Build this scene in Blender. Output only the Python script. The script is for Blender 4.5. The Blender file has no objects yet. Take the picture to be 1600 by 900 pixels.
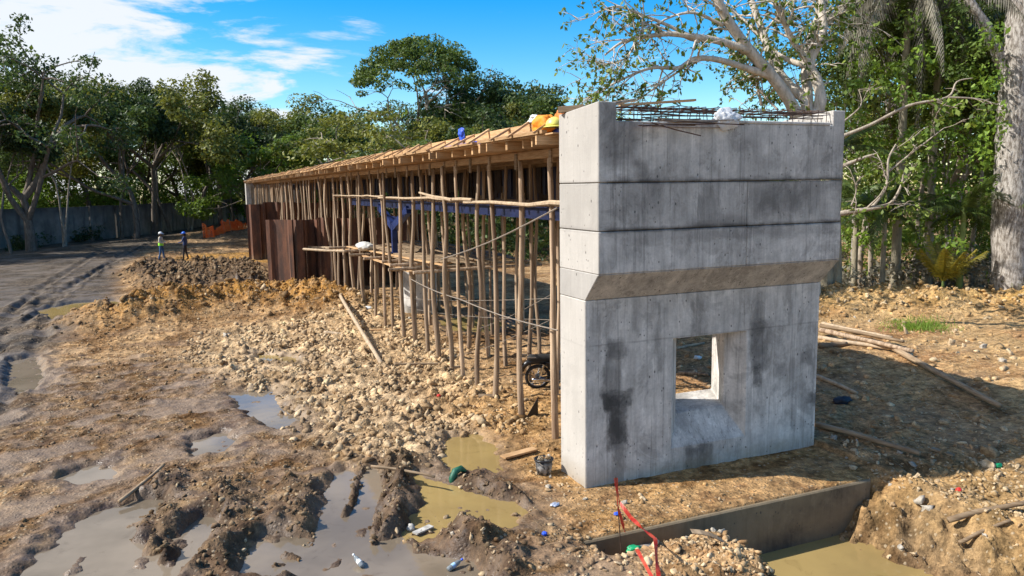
import bpy, bmesh, math, random
import numpy as np
from mathutils import Vector, Matrix, Euler, Quaternion

random.seed(7)
rng = np.random.default_rng(7)
SC = bpy.context.scene
COL = SC.collection
RAD = math.radians

# ------------------------------------------------------------------ camera
FPX, CX, CY = 1200.0, 800.0, 450.0          # photograph 1600 x 900, focal length in its pixels
YAW, PITCH, ROLL, CAMH = RAD(22.95), RAD(7.5), RAD(0.84), 4.6
_fw = np.array([math.sin(YAW)*math.cos(PITCH), math.cos(YAW)*math.cos(PITCH), -math.sin(PITCH)])
_r = np.array([math.cos(YAW), -math.sin(YAW), 0.0]); _u = np.cross(_r, _fw)
_R = _r*math.cos(ROLL) - _u*math.sin(ROLL); _U = _u*math.cos(ROLL) + _r*math.sin(ROLL)
CAMP = np.array([0, 0, CAMH])
cam_data = bpy.data.cameras.new('camera'); cam = bpy.data.objects.new('camera', cam_data); COL.objects.link(cam)
cam_data.sensor_width = 36.0; cam_data.lens = 36.0*FPX/1600.0
cam_data.clip_start = 0.1; cam_data.clip_end = 3000.0
M = Matrix(((_R[0], _U[0], -_fw[0], 0), (_R[1], _U[1], -_fw[1], 0), (_R[2], _U[2], -_fw[2], CAMH), (0, 0, 0, 1)))
cam.matrix_world = M
SC.camera = cam

# ------------------------------------------------------------------ sky, sun, exposure
SUN_EL = RAD(42.0)
SUN_DIR = np.array([-0.963, 0.27]); SUN_DIR /= np.linalg.norm(SUN_DIR)      # horizontal direction towards the sun
world = bpy.data.worlds.new('World'); SC.world = world; world.use_nodes = True
wt = world.node_tree; wt.nodes.clear()
def wn(t, **k):
    n = wt.nodes.new(t)
    for a, b in k.items(): setattr(n, a, b)
    return n
w_out = wn('ShaderNodeOutputWorld'); w_bg = wn('ShaderNodeBackground'); w_bg.inputs['Strength'].default_value = 0.12
sky = wn('ShaderNodeTexSky', sky_type='NISHITA'); sky.sun_disc = False
sky.sun_elevation = SUN_EL; sky.sun_rotation = math.atan2(SUN_DIR[0], SUN_DIR[1])
sky.altitude = 0; sky.air_density = 1.0; sky.dust_density = 0.15; sky.ozone_density = 2.6
hsv = wn('ShaderNodeHueSaturation'); hsv.inputs['Saturation'].default_value = 1.6; hsv.inputs['Value'].default_value = 1.12
wt.links.new(sky.outputs[0], hsv.inputs['Color'])
# thin broken cloud: noise on a flat cloud deck seen from below
tc = wn('ShaderNodeTexCoord'); sep = wn('ShaderNodeSeparateXYZ'); wt.links.new(tc.outputs['Generated'], sep.inputs[0])
def wmath(op, a, b=None, c=None, clamp=False):
    n = wn('ShaderNodeMath', operation=op); n.use_clamp = clamp
    for i, v in enumerate((a, b, c)):
        if v is None: continue
        if isinstance(v, (int, float)): n.inputs[i].default_value = v
        else: wt.links.new(v, n.inputs[i])
    return n.outputs[0]
zc = wmath('MAXIMUM', sep.outputs[2], 0.03); zc = wmath('ADD', zc, 0.10)
ux = wmath('DIVIDE', sep.outputs[0], zc); uy = wmath('DIVIDE', sep.outputs[1], zc)
cmb = wn('ShaderNodeCombineXYZ'); wt.links.new(ux, cmb.inputs[0]); wt.links.new(uy, cmb.inputs[1])
mp = wn('ShaderNodeMapping'); wt.links.new(cmb.outputs[0], mp.inputs[0]); mp.inputs['Rotation'].default_value = (0, 0, 0.35); mp.inputs['Location'].default_value = (0.0, 0.0, 0.0); mp.inputs['Scale'].default_value = (0.85, 0.95, 1)
nz = wn('ShaderNodeTexNoise'); nz.inputs['Scale'].default_value = 1.6; nz.inputs['Detail'].default_value = 10; nz.inputs['Roughness'].default_value = 0.6; nz.inputs['Distortion'].default_value = 0.35
wt.links.new(mp.outputs[0], nz.inputs['Vector'])
# a bank of cloud lying to the left (north-west) of the site, scattered cloud elsewhere added for white fill
dd = wmath('ADD', wmath('MULTIPLY', ux, -0.72), wmath('MULTIPLY', uy, 0.13))
bank = wn('ShaderNodeMapRange'); bank.inputs[1].default_value = -0.35; bank.inputs[2].default_value = 0.70; bank.inputs[3].default_value = -0.145; bank.inputs[4].default_value = 0.13
wt.links.new(dd, bank.inputs[0])
cl = wmath('ADD', nz.outputs[0], bank.outputs[0])
cr = wn('ShaderNodeMapRange', interpolation_type='SMOOTHSTEP'); cr.inputs[1].default_value = 0.46; cr.inputs[2].default_value = 0.60
wt.links.new(cl, cr.inputs[0])
cfac = wmath('MULTIPLY', cr.outputs[0], 0.93)
mixc = wn('ShaderNodeMix', data_type='RGBA'); wt.links.new(cfac, mixc.inputs[0]); wt.links.new(hsv.outputs[0], mixc.inputs[6])
mixc.inputs[7].default_value = (5.2, 5.35, 5.6, 1)
wt.links.new(mixc.outputs[2], w_bg.inputs['Color']); wt.links.new(w_bg.outputs[0], w_out.inputs[0])

sun_d = bpy.data.lights.new('sun', 'SUN'); sun_d.energy = 4.8; sun_d.angle = RAD(0.55); sun_d.color = (1.0, 0.955, 0.89)
sun = bpy.data.objects.new('sun', sun_d); COL.objects.link(sun)
_to = Vector((SUN_DIR[0]*math.cos(SUN_EL), SUN_DIR[1]*math.cos(SUN_EL), math.sin(SUN_EL)))
sun.rotation_euler = _to.to_track_quat('Z', 'Y').to_euler()
vs = SC.view_settings; vs.view_transform = 'Standard'; vs.look = 'None'; vs.exposure = 0.60; vs.gamma = 1.0
vs.use_curve_mapping = False
SC.cycles.use_adaptive_sampling = True; SC.cycles.adaptive_threshold = 0.025; SC.cycles.max_bounces = 6; SC.cycles.diffuse_bounces = 3; SC.cycles.glossy_bounces = 3; SC.cycles.transmission_bounces = 4; SC.cycles.transparent_max_bounces = 4; SC.cycles.caustics_reflective = False; SC.cycles.caustics_refractive = False

# ------------------------------------------------------------------ helpers
def ray(px, py): return _fw + _R*(px-CX)/FPX - _U*(py-CY)/FPX
def G(px, py, z=0.0):
    d = ray(px, py); return CAMP + d*((z-CAMH)/d[2])
def GXY(px, py, z=0.0):
    p = G(px, py, z); return (p[0], p[1])
def atX(px, py, X): d = ray(px, py); return CAMP + d*(X/d[0])
def atY(px, py, Y): d = ray(px, py); return CAMP + d*(Y/d[1])
def atD(px, py, D):
    d = ray(px, py); return CAMP + d*(D/math.hypot(d[0], d[1]))
def colpos(px, D):
    p = atD(px, 300, D); return p[0], p[1]

class MB:
    """collects shapes and links them as one mesh object"""
    def __init__(s): s.v = []; s.f = []
    def add(s, verts, faces):
        o = len(s.v); s.v.extend([tuple(map(float, q)) for q in verts]); s.f.extend([tuple(i+o for i in fc) for fc in faces]); return s
    def box(s, x0, x1, y0, y1, z0, z1):
        return s.add([(x0,y0,z0),(x1,y0,z0),(x1,y1,z0),(x0,y1,z0),(x0,y0,z1),(x1,y0,z1),(x1,y1,z1),(x0,y1,z1)],
                     [(0,3,2,1),(4,5,6,7),(0,1,5,4),(1,2,6,5),(2,3,7,6),(3,0,4,7)])
    def beam(s, a, b, w, h, up=(0,0,1), bow=0.0):
        a = Vector(a); b = Vector(b); d = (b-a).normalized(); u = Vector(up)
        sd = d.cross(u)
        if sd.length < 1e-4: sd = d.cross(Vector((1,0,0)))
        sd.normalize(); u = sd.cross(d)
        vs_ = []
        for p in (a, b):
            for q, r in ((-1,-1),(1,-1),(1,1),(-1,1)): vs_.append(p+sd*q*w/2+u*r*h/2)
        return s.add(vs_, [(0,3,2,1),(4,5,6,7),(0,1,5,4),(1,2,6,5),(2,3,7,6),(3,0,4,7)])
    def tube(s, pts, rad, n=8, cap=True):
        pts = [Vector(p) for p in pts]; m = len(pts)
        if isinstance(rad, (int, float)): rad = [rad]*m
        d0 = (pts[1]-pts[0]).normalized(); ref = Vector((0,0,1)) if abs(d0.z) < .9 else Vector((1,0,0))
        sd = d0.cross(ref).normalized(); vs_ = []; fs = []
        for i, p in enumerate(pts):
            d = (pts[min(i+1,m-1)]-pts[max(i-1,0)])
            d = d.normalized() if d.length > 1e-9 else d0
            sd = sd - d*sd.dot(d)
            sd = sd.normalized() if sd.length > 1e-6 else d.orthogonal().normalized()
            u = d.cross(sd)
            for k in range(n):
                a = 2*math.pi*k/n; vs_.append(p + (sd*math.cos(a)+u*math.sin(a))*rad[i])
        for i in range(m-1):
            for k in range(n):
                k2 = (k+1) % n; fs.append((i*n+k, i*n+k2, (i+1)*n+k2, (i+1)*n+k))
        if cap: fs.append(tuple(range(n-1,-1,-1))); fs.append(tuple(range((m-1)*n, m*n)))
        return s.add(vs_, fs)
    def lathe(s, prof, n=20, c=(0,0,0), closed=True):
        vs_ = []; fs = []; m = len(prof)
        for r, z in prof:
            for k in range(n):
                a = 2*math.pi*k/n; vs_.append((c[0]+r*math.cos(a), c[1]+r*math.sin(a), c[2]+z))
        for i in range(m-1):
            for k in range(n):
                k2 = (k+1) % n; fs.append((i*n+k, i*n+k2, (i+1)*n+k2, (i+1)*n+k))
        if closed: fs.append(tuple(range(n-1,-1,-1))); fs.append(tuple(range((m-1)*n, m*n)))
        return s.add(vs_, fs)
    def mesh(s, name, mat=None, smooth=False):
        me = bpy.data.meshes.new(name); me.from_pydata(s.v, [], s.f); me.update()
        if mat: me.materials.append(mat)
        if smooth: me.polygons.foreach_set('use_smooth', [True]*len(me.polygons))
        return me
    def build(s, name, mat=None, parent=None, smooth=False, bevel=0.0):
        o = bpy.data.objects.new(name, s.mesh(name, mat, smooth)); COL.objects.link(o)
        if parent: o.parent = parent
        if bevel:
            b = o.modifiers.new('bevel', 'BEVEL'); b.width = bevel; b.segments = 1; b.limit_method = 'ANGLE'
        return o
def np_mesh(name, V, Fq, mat=None, smooth=False, col=None, attrs=None):
    """V (n,3) float, Fq (m,k) int faces with one k; col (n,3) point colours"""
    V = np.asarray(V, np.float32); Fq = np.asarray(Fq, np.int32); m, k = Fq.shape
    me = bpy.data.meshes.new(name); me.vertices.add(len(V)); me.vertices.foreach_set('co', V.ravel())
    me.loops.add(m*k); me.loops.foreach_set('vertex_index', Fq.ravel())
    me.polygons.add(m); me.polygons.foreach_set('loop_start', np.arange(m, dtype=np.int32)*k)
    me.polygons.foreach_set('loop_total', np.full(m, k, np.int32))
    if smooth: me.polygons.foreach_set('use_smooth', np.ones(m, bool))
    me.update(calc_edges=True)
    if col is not None:
        a = me.attributes.new('Col', 'FLOAT_COLOR', 'POINT'); c4 = np.ones((len(V), 4), np.float32); c4[:, :3] = col
        a.data.foreach_set('color', c4.ravel())
    for nm, arr in (attrs or {}).items():
        a = me.attributes.new(nm, 'FLOAT', 'POINT'); a.data.foreach_set('value', np.asarray(arr, np.float32))
    if mat: me.materials.append(mat)
    return me
def link(name, me, parent=None, loc=(0,0,0), rot=(0,0,0), scale=(1,1,1)):
    o = bpy.data.objects.new(name, me); COL.objects.link(o)
    if parent: o.parent = parent
    o.location = loc; o.rotation_euler = rot; o.scale = scale
    return o
def tag(o, label, cat, group=None, kind=None):
    o['label'] = label; o['category'] = cat
    if group: o['group'] = group
    if kind: o['kind'] = kind
    return o
def struct(o, kind='structure', label=None):
    o['kind'] = kind
    if label: o['label'] = label
    return o
def empty(name, loc=(0,0,0), rz=0.0):
    o = bpy.data.objects.new(name, None); COL.objects.link(o); o.location = loc; o.rotation_euler = (0,0,rz); o.empty_display_size = .2
    return o

# ---- numpy gradient noise
_perm = np.random.default_rng(3).permutation(512).astype(np.int64)
_gr = np.random.default_rng(4).uniform(0, 2*np.pi, 512); _gx = np.cos(_gr); _gy = np.sin(_gr)
def noise(x, y, seed=0):
    x = np.asarray(x, float) + seed*17.31; y = np.asarray(y, float) + seed*9.77
    xi = np.floor(x).astype(np.int64); yi = np.floor(y).astype(np.int64); xf = x-xi; yf = y-yi
    u = xf*xf*xf*(xf*(xf*6-15)+10); v = yf*yf*yf*(yf*(yf*6-15)+10)
    def g(i, j, dx, dy):
        h = _perm[(_perm[i & 511] + j) & 511]; return _gx[h]*dx + _gy[h]*dy
    a = g(xi, yi, xf, yf); b = g(xi+1, yi, xf-1, yf); c = g(xi, yi+1, xf, yf-1); d = g(xi+1, yi+1, xf-1, yf-1)
    return ((a*(1-u)+b*u)*(1-v) + (c*(1-u)+d*u)*v)*1.5
def fbm(x, y, o=4, seed=0, gain=.5):
    s = 0; a = 1; f = 1
    for i in range(o): s = s + a*noise(x*f, y*f, seed+i*3); a *= gain; f *= 2.03
    return s
def sst(a, b, x): t = np.clip((x-a)/(b-a), 0, 1); return t*t*(3-2*t)
def sdf_poly(x, y, poly):
    """signed distance, negative inside"""
    P = np.asarray(poly, float); n = len(P); d = np.full(x.shape, 1e9); ins = np.zeros(x.shape, bool)
    for i in range(n):
        a = P[i]; b = P[(i+1) % n]; ex, ey = b-a; wx = x-a[0]; wy = y-a[1]
        t = np.clip((wx*ex+wy*ey)/(ex*ex+ey*ey+1e-12), 0, 1); dx = wx-ex*t; dy = wy-ey*t
        d = np.minimum(d, dx*dx+dy*dy)
        cnd = (a[1] > y) != (b[1] > y)
        with np.errstate(divide='ignore', invalid='ignore'):
            ins ^= cnd & (x < (b[0]-a[0])*(y-a[1])/(b[1]-a[1]+1e-15)+a[0])
    d = np.sqrt(d); return np.where(ins, -d, d)
def dline(x, y, pts):
    P = np.asarray(pts, float); d = np.full(x.shape, 1e9)
    for a, b in zip(P[:-1], P[1:]):
        e = b-a; t = np.clip(((x-a[0])*e[0]+(y-a[1])*e[1])/(e@e+1e-12), 0, 1)
        d = np.minimum(d, (x-a[0]-e[0]*t)**2+(y-a[1]-e[1]*t)**2)
    return np.sqrt(d)

# ------------------------------------------------------------------ materials
class NT:
    def __init__(s, name):
        s.m = bpy.data.materials.new(name); s.m.use_nodes = True; s.t = s.m.node_tree; s.t.nodes.clear()
        s.out = s.t.nodes.new('ShaderNodeOutputMaterial')
    def n(s, t, ins=None, **k):
        nd = s.t.nodes.new(t)
        for a, b in k.items(): setattr(nd, a, b)
        for a, b in (ins or {}).items():
            if hasattr(b, 'is_linked') or isinstance(b, bpy.types.NodeSocket): s.t.links.new(b, nd.inputs[a])
            else: nd.inputs[a].default_value = b
        return nd
    def math(s, op, a, b=0.0, c=0.0, clamp=False):
        nd = s.n('ShaderNodeMath', {0: a, 1: b, 2: c}, operation=op); nd.use_clamp = clamp; return nd.outputs[0]
    def ramp(s, x, a, b, lo=0.0, hi=1.0):
        return s.n('ShaderNodeMapRange', {0: x, 1: a, 2: b, 3: lo, 4: hi}, interpolation_type='SMOOTHSTEP').outputs[0]
    def mix(s, f, a, b, mode='MIX'):
        nd = s.n('ShaderNodeMix', {0: f, 6: a, 7: b}, data_type='RGBA', blend_type=mode); return nd.outputs[2]
    def noise(s, vec, scale, detail=4, rough=.55, dist=0.0):
        return s.n('ShaderNodeTexNoise', {'Vector': vec, 'Scale': scale, 'Detail': detail, 'Roughness': rough, 'Distortion': dist}).outputs[0]
    def mapping(s, vec, scale=(1,1,1), rot=(0,0,0), loc=(0,0,0)):
        return s.n('ShaderNodeMapping', {0: vec, 1: loc, 2: rot, 3: scale}).outputs[0]
    def obj(s): return s.n('ShaderNodeTexCoord').outputs['Object']
    def attr(s, name): return s.n('ShaderNodeAttribute', attribute_name=name)
    def bump(s, h, strength=.4, dist=.02, normal=None):
        d = {'Height': h, 'Strength': strength, 'Distance': dist}
        if normal is not None: d['Normal'] = normal
        return s.n('ShaderNodeBump', d).outputs[0]
    def pbr(s, col, rough=.8, metal=0.0, normal=None, spec=None, ior=None):
        d = {'Base Color': col, 'Roughness': rough, 'Metallic': metal}
        if normal is not None: d['Normal'] = normal
        if spec is not None: d['Specular IOR Level'] = spec
        if ior is not None: d['IOR'] = ior
        b = s.n('ShaderNodeBsdfPrincipled', d); s.t.links.new(b.outputs[0], s.out.inputs[0]); return b
def C3(r, g, b): return (r, g, b, 1.0)

def mat_simple(name, col, rough=.6, metal=0.0, var=.25, scale=6.0, bump=.15):
    t = NT(name); o = t.obj(); nn = t.noise(o, scale, 5, .6)
    f = t.ramp(nn, .3, .7, 1-var, 1+var)
    c = t.mix(1.0, C3(*col), t.n('ShaderNodeCombineColor', {0: f, 1: f, 2: f}).outputs[0], 'MULTIPLY')
    t.pbr(c, rough, metal, t.bump(t.noise(o, scale*5, 4), bump, .01)); return t.m
# ---- shared materials
def mat_pole():
    t = NT('pole_wood'); o = t.obj(); rnd = t.n('ShaderNodeObjectInfo').outputs['Random']
    v = t.mapping(o, (9, 9, 1.1)); off = t.n('ShaderNodeVectorMath', {0: v, 1: t.n('ShaderNodeCombineXYZ', {2: t.math('MULTIPLY', rnd, 60.0)}).outputs[0]}, operation='ADD').outputs[0]
    n1 = t.noise(off, 1.6, 5, .6); n2 = t.noise(off, 6.0, 4, .6)
    c = t.mix(t.ramp(n1, .35, .62), C3(.20, .132, .085), C3(.46, .34, .23))
    c = t.mix(t.ramp(n2, .55, .75, 0, .55), c, C3(.46, .37, .27))
    tint = t.ramp(rnd, 0, 1, .75, 1.2)
    c = t.mix(1.0, c, t.n('ShaderNodeCombineColor', {0: tint, 1: tint, 2: tint}).outputs[0], 'MULTIPLY')
    t.pbr(c, .85, 0, t.bump(n2, .5, .012), .15); return t.m
def mat_timber(name, c0, c1):
    t = NT(name); o = t.obj(); rnd = t.n('ShaderNodeObjectInfo').outputs['Random']
    off = t.n('ShaderNodeVectorMath', {0: o, 1: t.n('ShaderNodeCombineXYZ', {0: t.math('MULTIPLY', rnd, 31.0), 2: t.math('MULTIPLY', rnd, 17.0)}).outputs[0]}, operation='ADD').outputs[0]
    g = t.noise(t.mapping(off, (2.0, 2.0, 24)), 1.6, 5, .6); st = t.noise(off, 1.3, 4, .6)
    c = t.mix(t.ramp(g, .3, .7), C3(*c0), C3(*c1))
    c = t.mix(t.ramp(st, .5, .75, 0, .55), c, C3(c0[0]*.55, c0[1]*.5, c0[2]*.5))
    tint = t.ramp(rnd, 0, 1, .72, 1.12)
    c = t.mix(1.0, c, t.n('ShaderNodeCombineColor', {0: tint, 1: tint, 2: tint}).outputs[0], 'MULTIPLY')
    t.pbr(c, .8, 0, t.bump(g, .3, .006), .15); return t.m
def mat_rust():
    t = NT('rusty_steel'); o = t.obj(); n1 = t.noise(t.mapping(o, (1, 1, .35)), 2.2, 6, .65); n2 = t.noise(o, 14, 5, .6)
    c = t.mix(t.ramp(n1, .35, .65), C3(.055, .027, .018), C3(.165, .066, .033)); c = t.mix(t.ramp(n2, .55, .75, 0, .5), c, C3(.14, .10, .08)); sk = t.noise(t.mapping(o, (9, 9, .22)), 1.0, 5, .7); c = t.mix(t.ramp(sk, .52, .68, 0, .7), c, C3(.20, .085, .04)); c = t.mix(t.ramp(sk, .30, .42, .75, 0), c, C3(.035, .022, .017)); zz = t.n('ShaderNodeSeparateXYZ', {0: o}).outputs[2]; c = t.mix(t.math('MULTIPLY', t.ramp(zz, .55, 1.0, .8, 0), t.ramp(n1, .35, .6)), c, C3(.22, .15, .085))
    t.pbr(c, t.ramp(n2, .3, .7, .6, .9), .1, t.bump(n2, .25, .01)); return t.m
M_POLE = mat_pole()
M_TIMBER = mat_timber('sawn_timber', (.40, .235, .11), (.60, .39, .21))
M_OLDWOOD = mat_timber('weathered_timber', (.22, .15, .09), (.38, .28, .18))
M_RUST = mat_rust()
M_BLUE = mat_simple('blue_painted_steel', (.012, .028, .12), .5, .3, .35, 3)
M_BLUEDARK = mat_simple('navy_painted_steel', (.012, .016, .05), .5, .3, .35, 3)
M_REBAR = mat_simple('rebar_steel', (.085, .05, .035), .7, .4, .4, 18)
M_WIRE = mat_simple('wire_steel', (.24, .20, .16), .6, .3, .2, 10)
M_BLACK = mat_simple('black_plastic', (.012, .012, .014), .35, 0, .3, 8)
M_RUBBER = mat_simple('rubber', (.014, .013, .012), .8, 0, .3, 20)
M_CHROME = mat_simple('chrome', (.62, .62, .63), .18, 1.0, .1, 8, .02)
M_STEELG = mat_simple('grey_steel', (.20, .20, .21), .4, .7, .3, 12)

def mat_water(name, col, col2):
    t = NT(name); o = t.obj(); n = t.noise(o, .55, 4, .55)
    c = t.mix(t.ramp(n, .38, .62), C3(*col), C3(*col2)); n3 = t.noise(o, 2.6, 6, .7, .8); c = t.mix(t.ramp(n3, .55, .72, 0, .45), c, C3(col2[0]*.6, col2[1]*.55, col2[2]*.5))
    w = t.noise(o, 4.0, 4, .55)
    t.pbr(c, t.ramp(n3, .5, .75, .03, .10), 0, t.bump(w, .10, .012), None, 1.333); return t.m
M_WATER = mat_water('muddy_water', (.33, .235, .09), (.27, .19, .075))
M_WATERG = mat_water('grey_muddy_water', (.22, .175, .125), (.15, .118, .082))
M_RIVER = mat_water('river_water', (.045, .05, .035), (.06, .06, .035))

# ------------------------------------------------------------------ terrain
P = lambda *pts: [GXY(a, b) for a, b in pts]
PUDDLES = [  # (outline on the ground, water material, label)
 (P((30,915),(75,868),(120,828),(165,797),(205,790),(212,815),(196,850),(225,862),(248,846),(290,838),(326,812),(322,842),(296,872),(262,890),(250,915)), 'g', 'large pale puddle mirroring the sky at the lower left corner'),
 (P((217,786),(248,783),(242,806),(212,810)), 'g', 'small square puddle framed by clods above the large corner puddle'),
 (P((385,872),(420,842),(468,850),(482,880),(445,900),(392,897)), 'g', 'shallow pale puddle between the two dark clod ridges'),
 (P((538,742),(556,748),(522,835),(500,915),(470,915),(505,830)), 'g', 'narrow rut filled with grey water beside a mud ridge'),
 (P((572,738),(606,742),(588,790),(578,852),(615,846),(650,862),(690,876),(740,885),(752,915),(510,915),(530,850),(558,790)), 'g', 'long wide rut of grey brown water at the bottom centre'),
 (P((706,686),(742,683),(768,702),(764,736),(712,737),(700,708)), 'b', 'yellow brown puddle reflecting poles, near the bucket'),
 (P((655,748),(690,762),(742,772),(802,790),(806,820),(764,822),(704,808),(686,832),(664,842),(640,838),(655,806),(672,790)), 'b', 'long yellow brown puddle below the green rag'),
 (P((365,617),(420,612),(432,635),(470,660),(438,672),(405,655)), 'g', 'pale puddle in the middle of the stony ground'),
 (P((312,692),(340,680),(360,690),(346,710),(316,711)), 'g', 'little pale puddle left of the stony ground'),
 (P((98,748),(140,733),(172,733),(168,748),(122,754)), 'g', 'thin pale puddle among the mud at the left'),
 (P((408,556),(462,560),(466,571),(414,568)), 'b', 'small tan puddle below the yellow dirt ridge'),
 (P((60,486),(120,474),(178,471),(206,490),(186,506),(150,500),(95,502)), 'b', 'shallow tan puddle at the edge of the haul road'),
 (P((360,451),(424,446),(426,459),(372,461)), 'b', 'puddle at the foot of the rusty sheet piles'),
 (P((690,500),(740,494),(790,505),(760,520),(705,516)), 'b', 'dim puddle on the ground under the bridge formwork'),
 (P((20,566),(48,560),(62,585),(50,612),(22,604)), 'g', 'wet grey patch on the haul road at the left edge'),
]
PIT_Z = -0.78
ROAD = P((-200,420),(0,388),(120,376),(300,350),(335,352),(250,378),(185,425),(190,465),(140,505),(70,560),(40,640),(0,690),(-200,760))
RUBBLE = P((330,520),(480,505),(570,480),(640,500),(720,560),(770,620),(800,690),(730,680),(640,740),(560,715),(500,690),(450,640),(380,600),(300,565))
DARKM = P((190,430),(230,410),(400,415),(425,445),(380,458),(300,462),(230,458))
YELS = P((265,408),(300,400),(420,395),(420,412),(290,418))
RUTS = [P((160,392),(70,448),(-40,545)), P((200,392),(120,446),(25,520),(-30,600)), P((240,378),(150,425),(40,490)), P((548,735),(470,915)), P((592,735),(530,915)), P((40,470),(-60,640)), P((90,478),(0,660)), P((330,810),(260,915)), P((440,835),(420,915))]
RIDGES = [(P((632,738),(618,800),(588,865)), .38, .24), (P((562,735),(545,790)), .10, .14), (P((250,760),(262,800),(250,830)), .28, .16), (P((360,770),(372,830),(330,900)), .38, .17),
          (P((480,760),(455,830),(450,870)), .28, .16), (P((700,815),(760,850),(790,900)), .42, .22), (P((745,760),(800,775)), .30, .17), (P((215,830),(200,870)), .16, .13), (P((270,845),(250,870)), .16, .12), (P((470,885),(430,905)), .2, .14)]
POST = [(P((566,736),(552,772),(540,806)), .06, .17), (P((606,742),(596,790),(584,850)), .07, .16), (P((262,800),(262,835),(240,862)), .14, .22), (P((285,850),(262,880)), .12, .2), (P((224,808),(240,806)), .05, .12), (P((640,838),(690,832)), .06, .10), (P((445,870),(462,874)), .07, .13), (P((410,888),(440,884)), .05, .12), (P((655,862),(700,868)), .08, .12)]
M1 = [(-2.2, 30.4), (-.2, 31.6), (1.8, 32.0), (3.6, 31.0), (5.0, 29.4)]
RB = [(17.2, 21.3), (19.9, 19.0), (21.6, 18.2), (24.5, 16.2), (28, 14.0)]

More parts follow.
